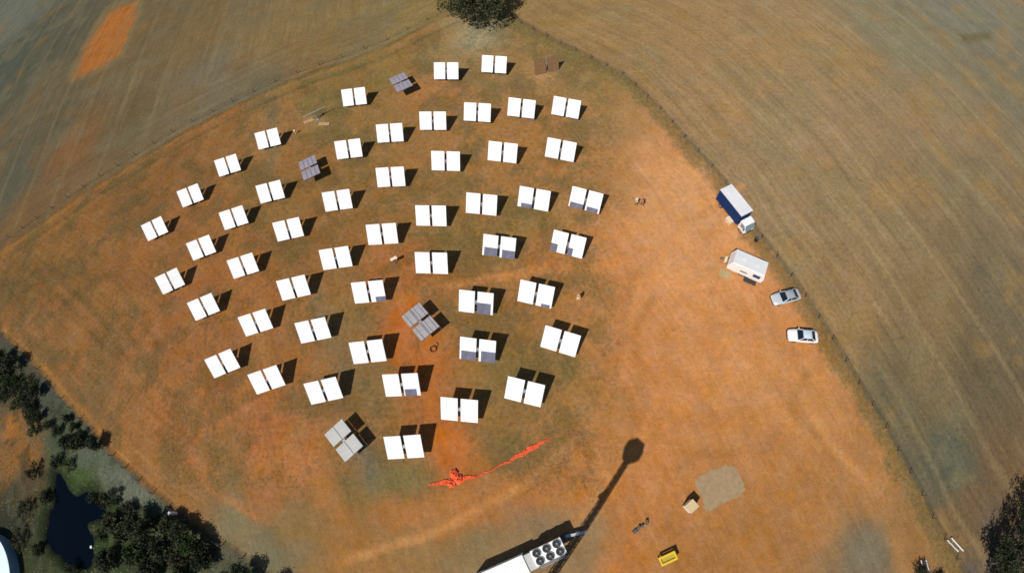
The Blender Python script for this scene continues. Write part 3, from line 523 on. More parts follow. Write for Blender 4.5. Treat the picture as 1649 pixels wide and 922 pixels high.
    for x in (-2.37, 2.37): MB().box((x, 0, 0.42), (0.1, 1.3, 0.16)).build('bumper', m_plast, o, bevel=0.03)
    MB().box((-0.35, 0, 1.02), (2.2, 1.3, 0.18)).build('cabin_interior', m_plast, o)
    return o
def heading(x0, y0, x1, y1): a = P(x0, y0); b = P(x1, y1); return math.atan2(b.y - a.y, b.x - a.x)
m_sil = mat('silver_paint', (0.56, 0.61, 0.64), 0.3, 0.2, coat=0.4); m_whp = mat('white_car_paint', (0.80, 0.81, 0.80), 0.25, coat=0.5); m_roofb = mat('pale_blue_roof', (0.52, 0.62, 0.70), 0.25, coat=0.5)
car(P(1263, 480.5), heading(1283, 473, 1240, 484), 'silver sedan with dark glass, the car nearer the white caravan', m_sil, mat('dark_silver_roof', (.30, .34, .38), .25, coat=.5))
car(P(1290, 543), heading(1314, 545, 1265, 541), 'white sedan with pale bluish roof, the car further from the caravan', m_whp, m_roofb)

# box truck
HB = 3.25; ca, cb, cc, ce = P(1160, 304.3, HB), P(1178.2, 297.5, HB), P(1210, 340, HB), P(1197, 346.8, HB)
ctr = (ca + cb + cc + ce) / 4; ax = ((ce - ca) + (cc - cb)) / 2; TL = ax.length; TW = 2.3; rzt = math.atan2(ax.y, ax.x)
tk = thing('box_truck', (ctr.x, ctr.y, 0), rzt, 'white roofed box truck with dark navy side parked by the fence', 'truck')
m_navy = mat('navy_panel', (0.004, 0.030, 0.125), 0.6, noise=0.1, scale=0.8, spec=0.2)
MB().box((0, 0, 2.05), (TL - 0.06, TW - 0.06, 2.3)).build('cargo_box', m_wp, tk)
for s in (-1, 1): MB().box((0, s * (TW / 2 - 0.01), 2.05), (TL, 0.05, 2.26)).build('side_panel', m_navy, tk)
MB().box((TL / 2 - 0.02, 0, 2.05), (0.05, TW - 0.08, 2.26)).build('front_panel', m_navy, tk)
for s in (-1, 1): d = MB().box((-TL / 2 - 0.0, s * 0.55, 2.05), (0.06, 1.06, 2.2)).build('rear_door', m_wp, tk); MB().tube([(-TL / 2 - 0.05, s * 0.2, 1.0), (-TL / 2 - 0.05, s * 0.2, 3.0)], 0.02, 6).build('lock_bar', m_steel, d)
rf = MB().box((0, 0, HB - 0.02), (TL + 0.06, TW + 0.06, 0.07))
for k in range(1, 5): rf.box((-TL / 2 + TL * k / 5, 0, HB + 0.022), (0.05, TW - 0.1, 0.02))
rf.build('roof', mat('truck_roof', (.68, .68, .70), 0.5, noise=0.06, scale=1.0), tk)
MB().box((0.5, 0, 0.72), (TL + 1.6, 0.9, 0.22)).build('chassis', m_dsteel, tk)
cx = TL / 2 + 0.18
cabm = MB(); cp = [(0, 0.55), (1.5, 0.55), (1.55, 1.15), (1.1, 2.15), (0.95, 2.25), (0.05, 2.3)]; hw = 0.98
cabm.add([(cx + x, -hw, z) for x, z in cp] + [(cx + x, hw, z) for x, z in cp], [tuple(range(6)), tuple(range(11, 5, -1))] + [(i, (i + 1) % 6, (i + 1) % 6 + 6, i + 6) for i in range(6)])
cb_ = cabm.build('cab', m_whp, tk, bevel=0.05)
MB().add([(cx + 1.57, -0.88, 1.2), (cx + 1.57, 0.88, 1.2), (cx + 1.16, 0.85, 2.1), (cx + 1.16, -0.85, 2.1), (cx + 1.50, -0.88, 1.2), (cx + 1.50, 0.88, 1.2), (cx + 1.09, 0.85, 2.1), (cx + 1.09, -0.85, 2.1)], [(0, 1, 2, 3), (7, 6, 5, 4), (0, 1, 5, 4), (1, 2, 6, 5), (2, 3, 7, 6), (3, 0, 4, 7)]).build('windscreen', mat('cab_glass', (.20, .27, .30), .12), cb_)  # pale glass colour stands in for reflections on the windscreen
for s in (-1, 1):
    MB().add([(cx + 0.35, s * 0.995, 1.25), (cx + 1.35, s * 0.995, 1.25), (cx + 1.05, s * 0.995, 2.05), (cx + 0.35, s * 0.995, 2.05), (cx + 0.35, s * 0.96, 1.25), (cx + 1.35, s * 0.96, 1.25), (cx + 1.05, s * 0.96, 2.05), (cx + 0.35, s * 0.96, 2.05)], [(0, 1, 2, 3), (7, 6, 5, 4), (0, 1, 5, 4), (1, 2, 6, 5), (2, 3, 7, 6), (3, 0, 4, 7)]).build('door_window', mat('cab_glass', (0, 0, 0)), cb_)
    MB().box((cx + 1.3, s * 1.15, 1.6), (0.08, 0.22, 0.4)).build('mirror', m_plast, tk); MB().box((cx + 1.55, s * 0.7, 0.85), (0.06, 0.3, 0.2)).build('headlight', m_lamp, tk)
    wheel(tk, cx + 0.75, s * 0.86, 0.4, 0.24); wheel(tk, -TL / 2 + 1.2, s * 0.86, 0.4, 0.3)
MB().box((cx + 1.56, 0, 0.58), (0.14, 1.9, 0.24)).build('bumper', m_plast, tk)
# pale tool chest on the ground beside the truck
p = P(1173, 357); ch = thing('tool_chest', p, rzt, 'pale tool chest on the ground against the navy truck side', 'chest')
MB().box((0, 0, 0.32), (1.1, 0.75, 0.6)).build('box', mat('pale_plastic', alb((224, 206, 186)), 0.5), ch, bevel=0.03); MB().box((0, 0, 0.66), (1.16, 0.8, 0.08)).build('lid', mat('pale_plastic', (0, 0, 0)), ch, bevel=0.02)
for s in (-1, 1): MB().box((s * 0.3, -0.4, 0.5), (0.12, 0.04, 0.12)).build('latch', m_steel, ch)

# caravan / site office
q0, q1 = P(1169, 432, 0.35), P(1224, 456, 0.35); vx = q1 - q0; VL = vx.length; rzv = math.atan2(vx.y, vx.x); VW = 2.35; VH = 2.55
perp = Vector((-math.sin(rzv), math.cos(rzv), 0)); vc = (q0 + q1) / 2 + perp * VW / 2
cv = thing('caravan', (vc.x, vc.y, 0), rzv, 'white site caravan with a dark window beside the parked cars', 'caravan')
prof = [(-VL / 2, 0.45), (-VL / 2 - 0.12, 1.2), (-VL / 2 + 0.35, VH), (VL / 2 - 0.2, VH), (VL / 2 + 0.1, 1.4), (VL / 2, 0.45)]
b = MB(); n6 = len(prof)
b.add([(x, -VW / 2, z) for x, z in prof] + [(x, VW / 2, z) for x, z in prof], [tuple(range(n6)), tuple(range(2 * n6 - 1, n6 - 1, -1))] + [(i, (i + 1) % n6, (i + 1) % n6 + n6, i + n6) for i in range(n6)])
b.build('body', m_wp, cv, bevel=0.06)
rr = MB().box((0.08, 0, VH + 0.015), (VL - 0.6, VW - 0.1, 0.04))
rr.build('roof', mat('caravan_roof', (.64, .65, .66), 0.5, noise=0.04, scale=1.2), cv); MB().box((-1.0, 0.2, VH + 0.09), (0.5, 0.5, 0.12)).build('roof_vent', mat('caravan_roof', (0, 0, 0)), cv, bevel=0.02); MB().box((1.1, 0.1, VH + 0.08), (0.7, 0.6, 0.1)).build('roof_hatch', mat('caravan_roof', (0, 0, 0)), cv, bevel=0.02)
MB().box((VL * 0.30, -VW / 2 - 0.005, 1.55), (1.1, 0.05, 0.7)).build('window', mat('caravan_glass', (.012, .05, .17), .15), cv)
MB().box((VL * -0.06, -VW / 2 - 0.005, 1.3), (1.1, 0.05, 0.42)).build('vent_grille', mat('grille_grey', (0.3, 0.3, 0.28), 0.7), cv)
d = MB().box((-VL * 0.30, -VW / 2 - 0.004, 1.35), (0.75, 0.05, 1.75)).build('door', m_whp, cv); MB().box((-VL * 0.30 + 0.28, -VW / 2 - 0.05, 1.3), (0.1, 0.06, 0.05)).build('handle', m_steel, d)
MB().box((0, VW / 2 + 0.005, 1.55), (1.4, 0.05, 0.7)).build('window', m_glass, cv)
MB().box((VL * 0.22, -VW / 2 - 0.34, 0.26), (1.9, 0.6, 0.12)).box((VL * 0.22, -VW / 2 - 0.34, 0.1), (1.7, 0.4, 0.2)).build('step', m_plast, cv)
for s in (-1, 1):
    for x in (-0.42, 0.42): wheel(cv, x, s * (VW / 2 - 0.12), 0.33, 0.2)
MB().tube([(-VL / 2, -0.6, 0.5), (-VL / 2 - 1.25, 0, 0.5)], 0.05, 6).tube([(-VL / 2, 0.6, 0.5), (-VL / 2 - 1.25, 0, 0.5)], 0.05, 6).tube([(-VL / 2 - 1.15, 0, 0.04), (-VL / 2 - 1.15, 0, 0.8)], 0.04, 6).build('drawbar', m_dsteel, cv)
MB().box((-VL / 2 - 0.5, 0, 0.72), (0.4, 0.9, 0.5)).build('gas_locker', mat('cream_paint', alb((220, 205, 178)), 0.5), cv, bevel=0.03)
p = P(1167, 441); mt_ = MB().box((0, 0, 0.03), (1.7, 1.3, 0.03))
for k in range(5): mt_.box((0, -0.5 + k * 0.25, 0.05), (1.6, 0.05, 0.012))
mo = mt_.build('ground_mat', mat('mat_fabric', alb((172, 150, 112)), 0.9, noise=0.12)); mo.location = p; mo.rotation_euler.z = rzv; tag(mo, 'pale mat on the ground at the caravan drawbar end', 'mat')

# ------------------------------------------------------------------ people
def person(loc, rz, label, shirt, trousers, hat=None, pose=0):
    o = thing('person', loc, rz, label, 'person', 'people standing on the site'); skin = mat('skin', (0.42, 0.24, 0.16), 0.6)
    def skinned(name, vs_, es, rad, m, root=0):
        me = bpy.data.meshes.new(name); me.from_pydata(vs_, es, []); ob = bpy.data.objects.new(name, me); C.objects.link(ob); ob.parent = o
        md = ob.modifiers.new('skin', 'SKIN'); 
        for i, r_ in enumerate(rad): me.skin_vertices[0].data[i].radius = r_ if isinstance(r_, tuple) else (r_, r_); me.skin_vertices[0].data[i].use_root = (i == root)
        ob.modifiers.new('sub', 'SUBSURF').levels = 1; me.materials.append(m); return ob
    st = 0.10
    vs_ = [(0, 0, .95), (0, 0, 1.15), (0, 0, 1.38), (0, .01, 1.5), (0, .03, 1.62), (0, .03, 1.74), (.1, 0, .9), (.12, .03 + st, .5), (.13, st, .08), (.13, st + .16, .04), (-.1, 0, .9), (-.12, .03 - st, .5), (-.13, -st - .03, .08), (-.13, -st + .13, .04),
          (.2, 0, 1.42), (.27, .02 + .03 * pose, 1.15), (.25, .14 + .12 * pose, .92), (.25, .2 + .14 * pose, .84), (-.2, 0, 1.42), (-.27, -.02, 1.15), (-.25, .08, .92), (-.25, .12, .84)]
    es = [(0, 1), (1, 2), (2, 3), (3, 4), (4, 5), (0, 6), (6, 7), (7, 8), (8, 9), (0, 10), (10, 11), (11, 12), (12, 13), (2, 14), (14, 15), (15, 16), (16, 17), (2, 18), (18, 19), (19, 20), (20, 21)]
    rad = [(.16, .11), (.145, .1), (.16, .105), .055, .085, .08, .09, .065, .045, .035, .09, .065, .045, .035, .06, .045, .035, .03, .06, .045, .035, .03]
    skinned('body', vs_, es, rad, skin)
    skinned('shirt', [(0, 0, .98), (0, 0, 1.15), (0, 0, 1.4), (.2, 0, 1.42), (.275, .02, 1.18), (-.2, 0, 1.42), (-.275, -.02, 1.18)], [(0, 1), (1, 2), (2, 3), (3, 4), (2, 5), (5, 6)], [(.175, .125), (.165, .115), (.175, .12), .075, .062, .075, .062], shirt)
    skinned('trousers', [(0, 0, .97), (.1, 0, .9), (.12, .03 + st, .5), (.13, st, .12), (-.1, 0, .9), (-.12, .03 - st, .5), (-.13, -st - .03, .12)], [(0, 1), (1, 2), (2, 3), (0, 4), (4, 5), (5, 6)], [(.175, .125), .105, .08, .065, .105, .08, .065], trousers)
    if hat: MB().tube([(0, .03, 1.74), (0, .03, 1.755), (0, .03, 1.77), (0, .03, 1.86), (0, .03, 1.88)], [.20, .20, .12, .11, .06], 14).build('hat', hat, o)
    else: MB().tube([(0, .01, 1.68), (0, .01, 1.76), (0, .01, 1.83), (0, .01, 1.86)], [.098, .105, .085, .03], 12).build('hair', mat('brown_hair', (.04, .025, .015), 0.7), o)
    return o
m_tanc = mat('tan_cloth', alb((196, 158, 112)), 0.85); m_cream = mat('cream_cloth', alb((236, 214, 180)), 0.85); m_green = mat('sage_cloth', alb((132, 130, 96)), 0.85); m_brown = mat('brown_cloth', alb((140, 96, 58)), 0.85)
person(P(931, 483), R(150), 'person in tan shirt and cream trousers standing right of the mirror field', m_tanc, m_cream, m_tanc)
person(P(1023, 331), R(-60), 'person in cream shirt, left one of two standing near the truck', m_cream, m_green, m_cream, 1)
person(P(1033, 331), R(100), 'person in brown shirt, right one of two standing near the truck', m_brown, m_brown, None, 1)

# ------------------------------------------------------------------ small things on the ground
p = P(638, 423); cp_ = thing('control_post', p, R(20), 'white control panel on a post between mirrors near the ribbed heliostat', 'control post')
MB().tube([(0, 0, 0), (0, 0, 1.25)], 0.05, 8).box((0, 0, 0.03), (0.35, 0.35, 0.06)).build('post', m_dsteel, cp_)
MB().box((0, 0, 1.35), (1.0, 0.42, 0.07), rot=Matrix.Rotation(0.35, 3, 'X')).build('panel', mat('pale_plastic', (0, 0, 0)), cp_)
MB().box((0, 0.1, 0.95), (0.4, 0.2, 0.5)).build('cabinet', m_dsteel, cp_, bevel=0.01)
p = GP(477, 216); mk = thing('marker_post', p, 0, 'short pale marker post right of the fourth outer heliostat', 'post')
MB().tube([(0, 0, 0), (0, 0, 0.9)], 0.09, 8).build('post', mat('pale_plastic', (0, 0, 0)), mk); MB().box((0, 0, 0.95), (0.4, 0.3, 0.18)).build('cap', mat('pale_plastic', (0, 0, 0)), mk, bevel=0.02)
p = P(1217, 387.5); dr = thing('oil_drum', p, 0, 'black drum on the ground between the truck cab and caravan', 'drum')
MB().tube([(0, 0, 0), (0, 0, .28), (0, 0, .3), (0, 0, .32), (0, 0, .58), (0, 0, .6), (0, 0, .62), (0, 0, .88)], [.29, .29, .305, .29, .29, .305, .29, .29], 18).build('barrel', mat('black_drum', (.018, .014, .01), .5), dr)
MB().tube([(0, 0, .86), (0, 0, .90)], .3, 18).build('rim', m_dsteel, dr)
# cream cabinet
p = P(1108.5, 814); rzk = R(30); kb = thing('site_cabinet', p, rzk, 'cream box cabinet standing beside the grey gravel pad', 'cabinet'); m_crm = mat('cream_sheet', (.76, .70, .60), 0.55, noise=0.06)
MB().box((0, 0, 0.82), (1.2, 1.1, 1.4)).build('body', m_crm, kb, bevel=0.03); MB().box((0, 0, 1.55), (1.28, 1.18, 0.07)).build('lid', mat('tan_lid', alb((206, 184, 150)), 0.6, noise=0.06), kb)
for s in (-1, 1): d = MB().box((s * 0.33, -0.56, 0.8), (0.56, 0.03, 1.28)).build('door', m_crm, kb); MB().box((s * 0.08, -0.59, 0.85), (0.04, 0.04, 0.2)).build('handle', m_dsteel, d)
for s in (-1, 1): MB().box((s * 0.5, 0, 0.04), (0.12, 1.1, 0.1)).build('skid', m_dsteel, kb)
# yellow frame
p = P(1073, 897); yf = thing('steel_stillage', p, heading(1060, 905, 1088, 892), 'yellow steel stillage frame on the bare soil at the bottom', 'stillage'); m_yel = mat('yellow_paint', (.72, .50, .02), .5, noise=.08)
for s in (-1, 1): MB().box((0, s * 0.42, 0.95), (2.1, 0.26, 0.14)).build('rail', m_yel, yf, bevel=0.02)
for x in (-0.95, 0.95):
    MB().box((x, 0, 0.94), (0.2, 0.62, 0.12)).build('cross_bar', m_yel, yf)
    for s in (-1, 1): MB().box((x, s * 0.42, 0.44), (0.12, 0.12, 0.88)).build('leg', m_yel, yf)
MB().box((0, 0, 0.78), (1.9, 0.56, 0.06)).build('deck', mat('olive_deck', (.42, .32, .03), .7), yf)
# dark blocks in a scattered cluster
for i, (x, y, sx, sy, h_, c) in enumerate([(1022, 855, .5, .4, .3, 'left end'), (1028, 849, .55, .35, .35, 'second'), (1034, 846, .35, .3, .3, 'third'), (1041, 840, .6, .25, .35, 'right end')]):
    t = thing('battery_box', P(x, y), R(30 + 17 * i), f'small dark box on bare soil, {c} in a row of four', 'box', 'dark boxes in a short row')
    MB().box((0, 0, h_ / 2), (sx, sy, h_)).build('case', m_plast, t, bevel=0.02); MB().box((0, 0, h_ + 0.02), (sx * 1.05, sy * 1.05, 0.04)).build('lid', m_dsteel, t); MB().tube([(-.1, 0, h_ + .03), (-.06, 0, h_ + .1), (.06, 0, h_ + .1), (.1, 0, h_ + .03)], .012, 5).build('handle', m_steel, t)
# hose coil
p = P(698, 562); hb = MB()
for k in range(3): hb.tube([(0.42 * math.cos(a / 14 * 6.0 + k), 0.42 * math.sin(a / 14 * 6.0 + k) * (0.9 + .06 * k), 0.05 + 0.07 * k) for a in range(15)], 0.045, 6)
hb.tube([(0.4, 0, .05), (0.7, .5, .05), (0.5, 1.0, .05)], .045, 6)
ho = hb.build('hose_coil', mat('hose_rubber', (.05, .03, .02), .7)); ho.location = p; tag(ho, 'dark hose coiled on orange soil below the ribbed grey heliostat', 'hose')
# crumpled orange barrier mesh
def barrier():
    rnd = random.Random(5); line = [(690, 781), (705, 778), (722, 776), (738, 772), (755, 769), (775, 764), (800, 752), (820, 742), (838, 732), (855, 722), (872, 713), (890, 703)]
    g = [P(*q) for q in line]; wid = [.2, .45, .8, .85, .45, .22, .2, .28, .55, .7, .4, .12]; pts = []; ww = []
    for i in range(len(g) - 1):
        for k in range(14): t = k / 14; pts.append(g[i].lerp(g[i + 1], t)); ww.append(wid[i] * (1 - t) + wid[i + 1] * t)
    b = MB(); nn = 9; vs_ = []; fs_ = []
    for i, p in enumerate(pts):
        d = (pts[min(i + 1, len(pts) - 1)] - pts[max(i - 1, 0)]).normalized(); nr = Vector((-d.y, d.x, 0)); off = .07 * math.sin(i * .37) + rnd.uniform(-.03, .03)
        for j in range(nn):
            u = j / (nn - 1) - .5; vs_.append(p + nr * (u * ww[i] * rnd.uniform(.93, 1.07) + off) + Vector((0, 0, .06 + abs(math.sin(j * 1.9 + i * .8)) * .16 * min(1, ww[i] * 1.4) + rnd.uniform(0, .05))))
    for i in range(len(pts) - 1):
        for j in range(nn - 1):
            if rnd.random() < (.96 if ww[i] > .35 else .8): fs_.append((i * nn + j, i * nn + j + 1, (i + 1) * nn + j + 1, (i + 1) * nn + j))
    b.add(vs_, fs_)
    for (cx_, cy_, r_) in ((731, 762, .55), (738, 771, .6), (727, 778, .5)):     # heaped folds
        c = P(cx_, cy_); vs_ = []; fs_ = []
        for i in range(7):
            for j in range(12):
                a = j / 12 * 6.283; rr = r_ * math.sin((i + .6) / 6.8 * 1.57) * rnd.uniform(.8, 1.2); vs_.append(c + Vector((rr * math.cos(a), rr * math.sin(a), max(.03, .55 * math.cos((i + .2) / 6.6 * 1.57) * rnd.uniform(.6, 1.2)))))
        for i in range(6):
            for j in range(12): fs_.append((i * 12 + j, i * 12 + (j + 1) % 12, (i + 1) * 12 + (j + 1) % 12, (i + 1) * 12 + j))
        b.add(vs_, fs_)
    o = b.build('barrier_mesh', mat('orange_mesh', (.78, .125, .04), .55, noise=.15, scale=1.5))
    tag(o, 'crumpled orange plastic barrier mesh lying along the edge of the field', 'barrier mesh')
barrier()
# two pale pipes by the fence corner, poles in the bush below
for i, (x0, y0, x1, y1) in enumerate([(1523, 868, 1541, 887), (1530, 865, 1549, 886)]):
    a, b_ = P(x0, y0), P(x1, y1); m_ = MB(); up = Vector((0, 0, .25)); dd = (b_ - a).normalized()
    m_.tube([a + up, b_ + up], .11, 10); o = m_.build('steel_pipe', mat('pale_pipe', (.6, .6, .57), .5), smooth=False)
    for q in (a.lerp(b_, .2), a.lerp(b_, .8)): MB().box((q.x, q.y, .07), (.5, .12, .14), math.atan2(dd.y, dd.x) + 1.57).build('bearer', mat('weathered_timber', (0, 0, 0)), o)
    tag(o, ('left' if i == 0 else 'right') + ' one of two pale pipes beside the fence near the dark corner trees', 'pipe', 'pale pipes by the fence')
for i, (x0, y0, x1, y1) in enumerate([(1489, 922, 1483, 901), (1497, 922, 1491, 901)]):
    a, b_ = P(x0, y0, .7), P(x1, y1, .7); o = MB().tube([a, b_], .085, 8).build('pale_pole', mat('pole_lilac', (.5, .48, .55), .6))
    for q in (a.lerp(b_, .15), a.lerp(b_, .85)): MB().tube([(q.x, q.y, 0), (q.x, q.y, .72)], .05, 6).build('stand', m_dsteel, o)
    tag(o, ('left' if i == 0 else 'right') + ' one of two pale lilac poles amid the bush at the bottom edge', 'pole', 'pale poles in the bush')

# ------------------------------------------------------------------ fences
m_post = mat('fence_timber', (.12, .10, .075), .85, noise=.2); m_wire = mat('fence_wire', (.10, .095, .09), .6, .5)
pm_ = MB().tube([(0, 0, -.1), (0, 0, 1.2)], [.075, .065], 7).mesh('post', m_post)
def fence(line, step, label, nw=4, rails=None):
    g = [GP(*q) for q in line]; acc = []; tot = 0
    o = thing('wire_fence', (g[0].x, g[0].y, 0), 0, label, 'fence'); org = Vector((g[0].x, g[0].y, 0)); pts = [g[0]]; carry = step
    for a, b_ in zip(g[:-1], g[1:]):
        L = (b_ - a).length; t = carry
        while t < L: pts.append(a.lerp(b_, t / L)); t += step
        carry = t - L
    for p in pts: link('post', pm_, o, Vector((p.x, p.y, 0)) - org, (random.uniform(-.04, .04), random.uniform(-.04, .04), 0))
    for k in range(nw): MB().tube([Vector((p.x, p.y, .25 + .28 * k)) - org for p in pts], .012, 4).build('wire', m_wire, o)
    return o
random.seed(3)
fence(RF, 3.6, 'post and wire fence curving past the truck and cars to the corner')
fence(SW, 3.6, 'post and wire fence along the trees and pond')
fence([(x - 4, y - 6) for x, y in NW], 5.0, 'post and wire fence dividing the mirror field from the darker paddock', 3)

# ------------------------------------------------------------------ trees and scrub
def leafmat(name, c):
    m = mat(name, c, .75, noise=.75, scale=.7, spec=.2); return m
LM = [leafmat('leaf_dark', (.040, .050, .024)), leafmat('leaf_olive', (.062, .066, .030)), leafmat('leaf_green', (.045, .070, .022)), leafmat('leaf_grey', (.065, .072, .046))]
m_bark = mat('bark', (.16, .13, .10), .9, noise=.3)
def tree(loc, h, rad, seed, label, lm, name='gum_tree', nl=1500, leaf=.28, cat='tree', group=None, squash=.8, low=.3, lobes=9):
    rd = np.random.default_rng(seed); o = thing(name, loc, float(rd.uniform(0, 6)), label, cat, group)
    tb = MB(); tb.tube([(0, 0, -.1), (.03 * h, .02 * h, h * .25), (.02 * h, -.02 * h, h * .5)], [.05 * h ** .8 + .03, .04 * h ** .8 + .02, .03 * h ** .8], 8)
    cen = []
    for k in range(lobes):
        a = k * 2.4 + rd.uniform(-.5, .5); rr = rad * math.sqrt((k + .4) / lobes) * rd.uniform(.75, 1.05) * .78; z = h * (low + (1 - low) * (1 - (rr / rad) ** 2 * .8) * rd.uniform(.62, .92))
        c = np.array([rr * math.cos(a), rr * math.sin(a), z]); cen.append((c, rad * rd.uniform(.28, .46)))
        tb.tube([(.02 * h, 0, h * rd.uniform(.2, .42)), tuple(c * np.array([.5, .5, .72])), tuple(c)], [.022 * h ** .8 + .01, .014 * h ** .8 + .008, .008], 5)
    tb.build('trunk', m_bark, o)
    per = nl // lobes; V = []
    for c, r in cen:
        # twig clumps inside each lobe, then leaves around each twig
        kt_ = max(6, per // 14); d = rd.normal(size=(kt_, 3)); d /= np.linalg.norm(d, axis=1)[:, None]; tw_ = c + d * (r * rd.uniform(.35, 1.15, (kt_, 1)) ** .6) * np.array([1, 1, squash])
        pos = tw_[rd.integers(0, kt_, per)] + rd.normal(size=(per, 3)) * leaf * .75
        V.append(pos)
    pos = np.concatenate(V); pos[:, 2] = np.maximum(pos[:, 2], .12); n = len(pos)
    a = rd.normal(size=(n, 3)); a /= np.linalg.norm(a, axis=1)[:, None]; b_ = np.cross(a, rd.normal(size=(n, 3))); b_ /= np.linalg.norm(b_, axis=1)[:, None]
    s = leaf * rd.uniform(.55, 1.2, (n, 1)); q = np.stack([pos - a * s * .5, pos + b_ * s * .32, pos + a * s * .6, pos - b_ * s * .32], 1).reshape(-1, 3)
    me = bpy.data.meshes.new('crown'); me.vertices.add(n * 4); me.vertices.foreach_set('co', q.astype(np.float32).ravel()); me.loops.add(n * 4); me.loops.foreach_set('vertex_index', np.arange(n * 4, dtype=np.int32)); me.polygons.add(n); me.polygons.foreach_set('loop_start', np.arange(0, n * 4, 4, dtype=np.int32)); me.update(calc_edges=True)
    me.materials.append(lm); c = bpy.data.objects.new('crown', me); C.objects.link(c); c.parent = o
    return o
tree(GP(769, 33), 8.6, 7.3, 11, 'big spreading gum tree at the top edge above the mirrors', LM[1], nl=9000, leaf=.5, lobes=20, low=.25)
SWT = [(232,846,3.6,1.5,'by the fence near the green bank'),(251,856,4.2,1.7,'tallest of the dark clump along the lower fence'),(283,846,2.8,1.1,'beside the white drum'),(301,858,3.2,1.3,'right of the white drum'),(319,874,3.6,1.5,'in the middle of the lower fence clump'),(335,882,2.4,1.1,'where the lower clump meets the fence'),
       (268,884,2.6,1.4,'below the dark clump in pale grass'),(296,896,2.4,1.3,'in pale grass under the lower clump'),(334,902,2.6,1.4,'standing alone in pale grass inside the fence bend'),(402,930,4.2,1.6,'at the bottom edge where the fence leaves the picture'),(378,936,3.2,1.4,'left of the last tree at the bottom edge'),(450,942,3.0,1.3,'beyond the fence end at the bottom edge'),
       (208,858,2.2,1.1,'on the green bank right of the pond'),(213,818,1.4,.8,'low, at the head of the green bank'),(12,586,3.0,1.3,'nearest the left edge by the fence'),(30,592,3.0,1.2,'second from the left edge by the fence'),(66,634,2.4,1.0,'alone on the fence above the grey grass'),(36,632,1.8,.9,'small, in grey grass left of the lone fence tree'),
       (118,712,2.4,1.2,'above the pond on grey grass'),(132,716,2.2,1.1,'right of a twin above the pond'),(162,716,2.8,1.2,'reaching over the fence above the pond'),(112,676,1.3,.7,'first of three low ones strung along the fence'),(124,688,1.3,.7,'second of three low ones strung along the fence'),(136,700,1.4,.7,'third of three low ones strung along the fence'),(82,684,1.2,.8,'left one of two in green grass'),(96,694,1.2,.8,'right one of two in green grass'),(2,606,2.2,1.1,'cut by the left edge below the fence'),(190,842,2.0,1.2,'on the bank nearest the pond, right side'),(182,900,2.0,1.2,'low on the bank below the pond'),(228,892,2.4,1.4,'on green grass between pond bank and clump'),
       (60,760,1.6,1.3,'left bank of the pond, upper'),(48,820,1.8,1.5,'left bank of the pond, middle'),(38,868,1.8,1.5,'between the pond and the blue tank'),(250,915,2.2,1.3,'at the bottom edge below the clump'),(300,922,2.0,1.2,'at the bottom edge in pale grass'),(96,745,1.5,1.2,'on green grass at the pond tip'),(120,915,1.6,1.3,'at the bottom edge below the pond'),(52,655,1.6,1.1,'in grey grass above the orange soil'),(150,800,1.2,1.0,'at the upper right lip of the pond'),(166,862,1.3,1.1,'leaning over the right lip of the pond'),(76,800,1.0,1.0,'at the upper left lip of the pond'),(66,885,1.2,1.1,'at the lower left lip of the pond'),(175,805,1.2,1.0,'on the green bank above the pond arm')]
for i, (x, y, h_, r_, t_) in enumerate(SWT):
    sh = h_ < 2
    kk = 12 / pxm(x, y) * (.62 if x < 175 else .92); h_, r_ = h_ * kk * .85, r_ * kk
    tree(GP(x, y), h_, r_, 40 + i, ('low dark shrub ' if sh else 'dark bushy tree ') + t_, LM[[0, 0, 1, 0, 2][i % 5]], 'shrub' if sh else 'bushy_tree', 900 if sh else 2200, (.20 if sh else .26) * kk ** .7, 'shrub' if sh else 'tree', 'trees along the lower left fence', low=.12, lobes=6 if sh else 8)
for i, (x, y, h_, r_, t_) in enumerate([(1592,905,4.0,2.4,'nearest the two pale pipes'),(1618,880,5.5,2.8,'in the middle of the corner clump'),(1643,842,5.0,2.4,'uppermost at the right edge'),(1606,936,4.0,2.2,'lowest, at the bottom edge'),(1664,890,6.0,3.0,'cut by the right edge')]):
    kk = 12 / pxm(x, y); tree(P(x, y), h_ * kk * .85, r_ * kk, 90 + i, 'dark leafy tree of the lower right corner, ' + t_, LM[[0, 0, 0, 2, 0][i]], 'leafy_tree', 3000, .34, 'tree', 'trees in the lower right corner', low=.15, lobes=11)
tree(P(1478, 928), 1.8, 1.6, 120, 'dark bush around the pale poles at the bottom edge', LM[0], 'bush', 1000, .24, 'bush', low=.1, lobes=7)
tree(P(1508, 930), 1.4, 1.0, 121, 'small bush right of the pale poles at the bottom edge', LM[0], 'bush', 600, .22, 'bush', low=.1, lobes=5)
_r = random.Random(14)
for i in range(30):      # ragged scrub filling the band between the lower left fence and the pond
    k = _r.choice([2, 3, 4, 5, 6, 7, 8, 9]); t = _r.random(); x = SW[k][0] * (1 - t) + SW[k + 1][0] * t - _r.uniform(16, 62); y = SW[k][1] * (1 - t) + SW[k + 1][1] * t + _r.uniform(8, 52)
    if y > 918 or (60 < x < 172 and 764 < y): continue
    kk = 12 / pxm(x, y) * .6
    tree(GP(x, y), _r.uniform(1.0, 1.7) * kk, _r.uniform(.7, 1.25) * kk, 200 + i, 'ragged low scrub bush in the band between lower left fence and pond', LM[_r.choice([0, 2, 2, 3])], 'scrub_bush', 600, .2 * kk ** .7, 'bush', 'scrub between the fence and the pond', low=.1, lobes=6)
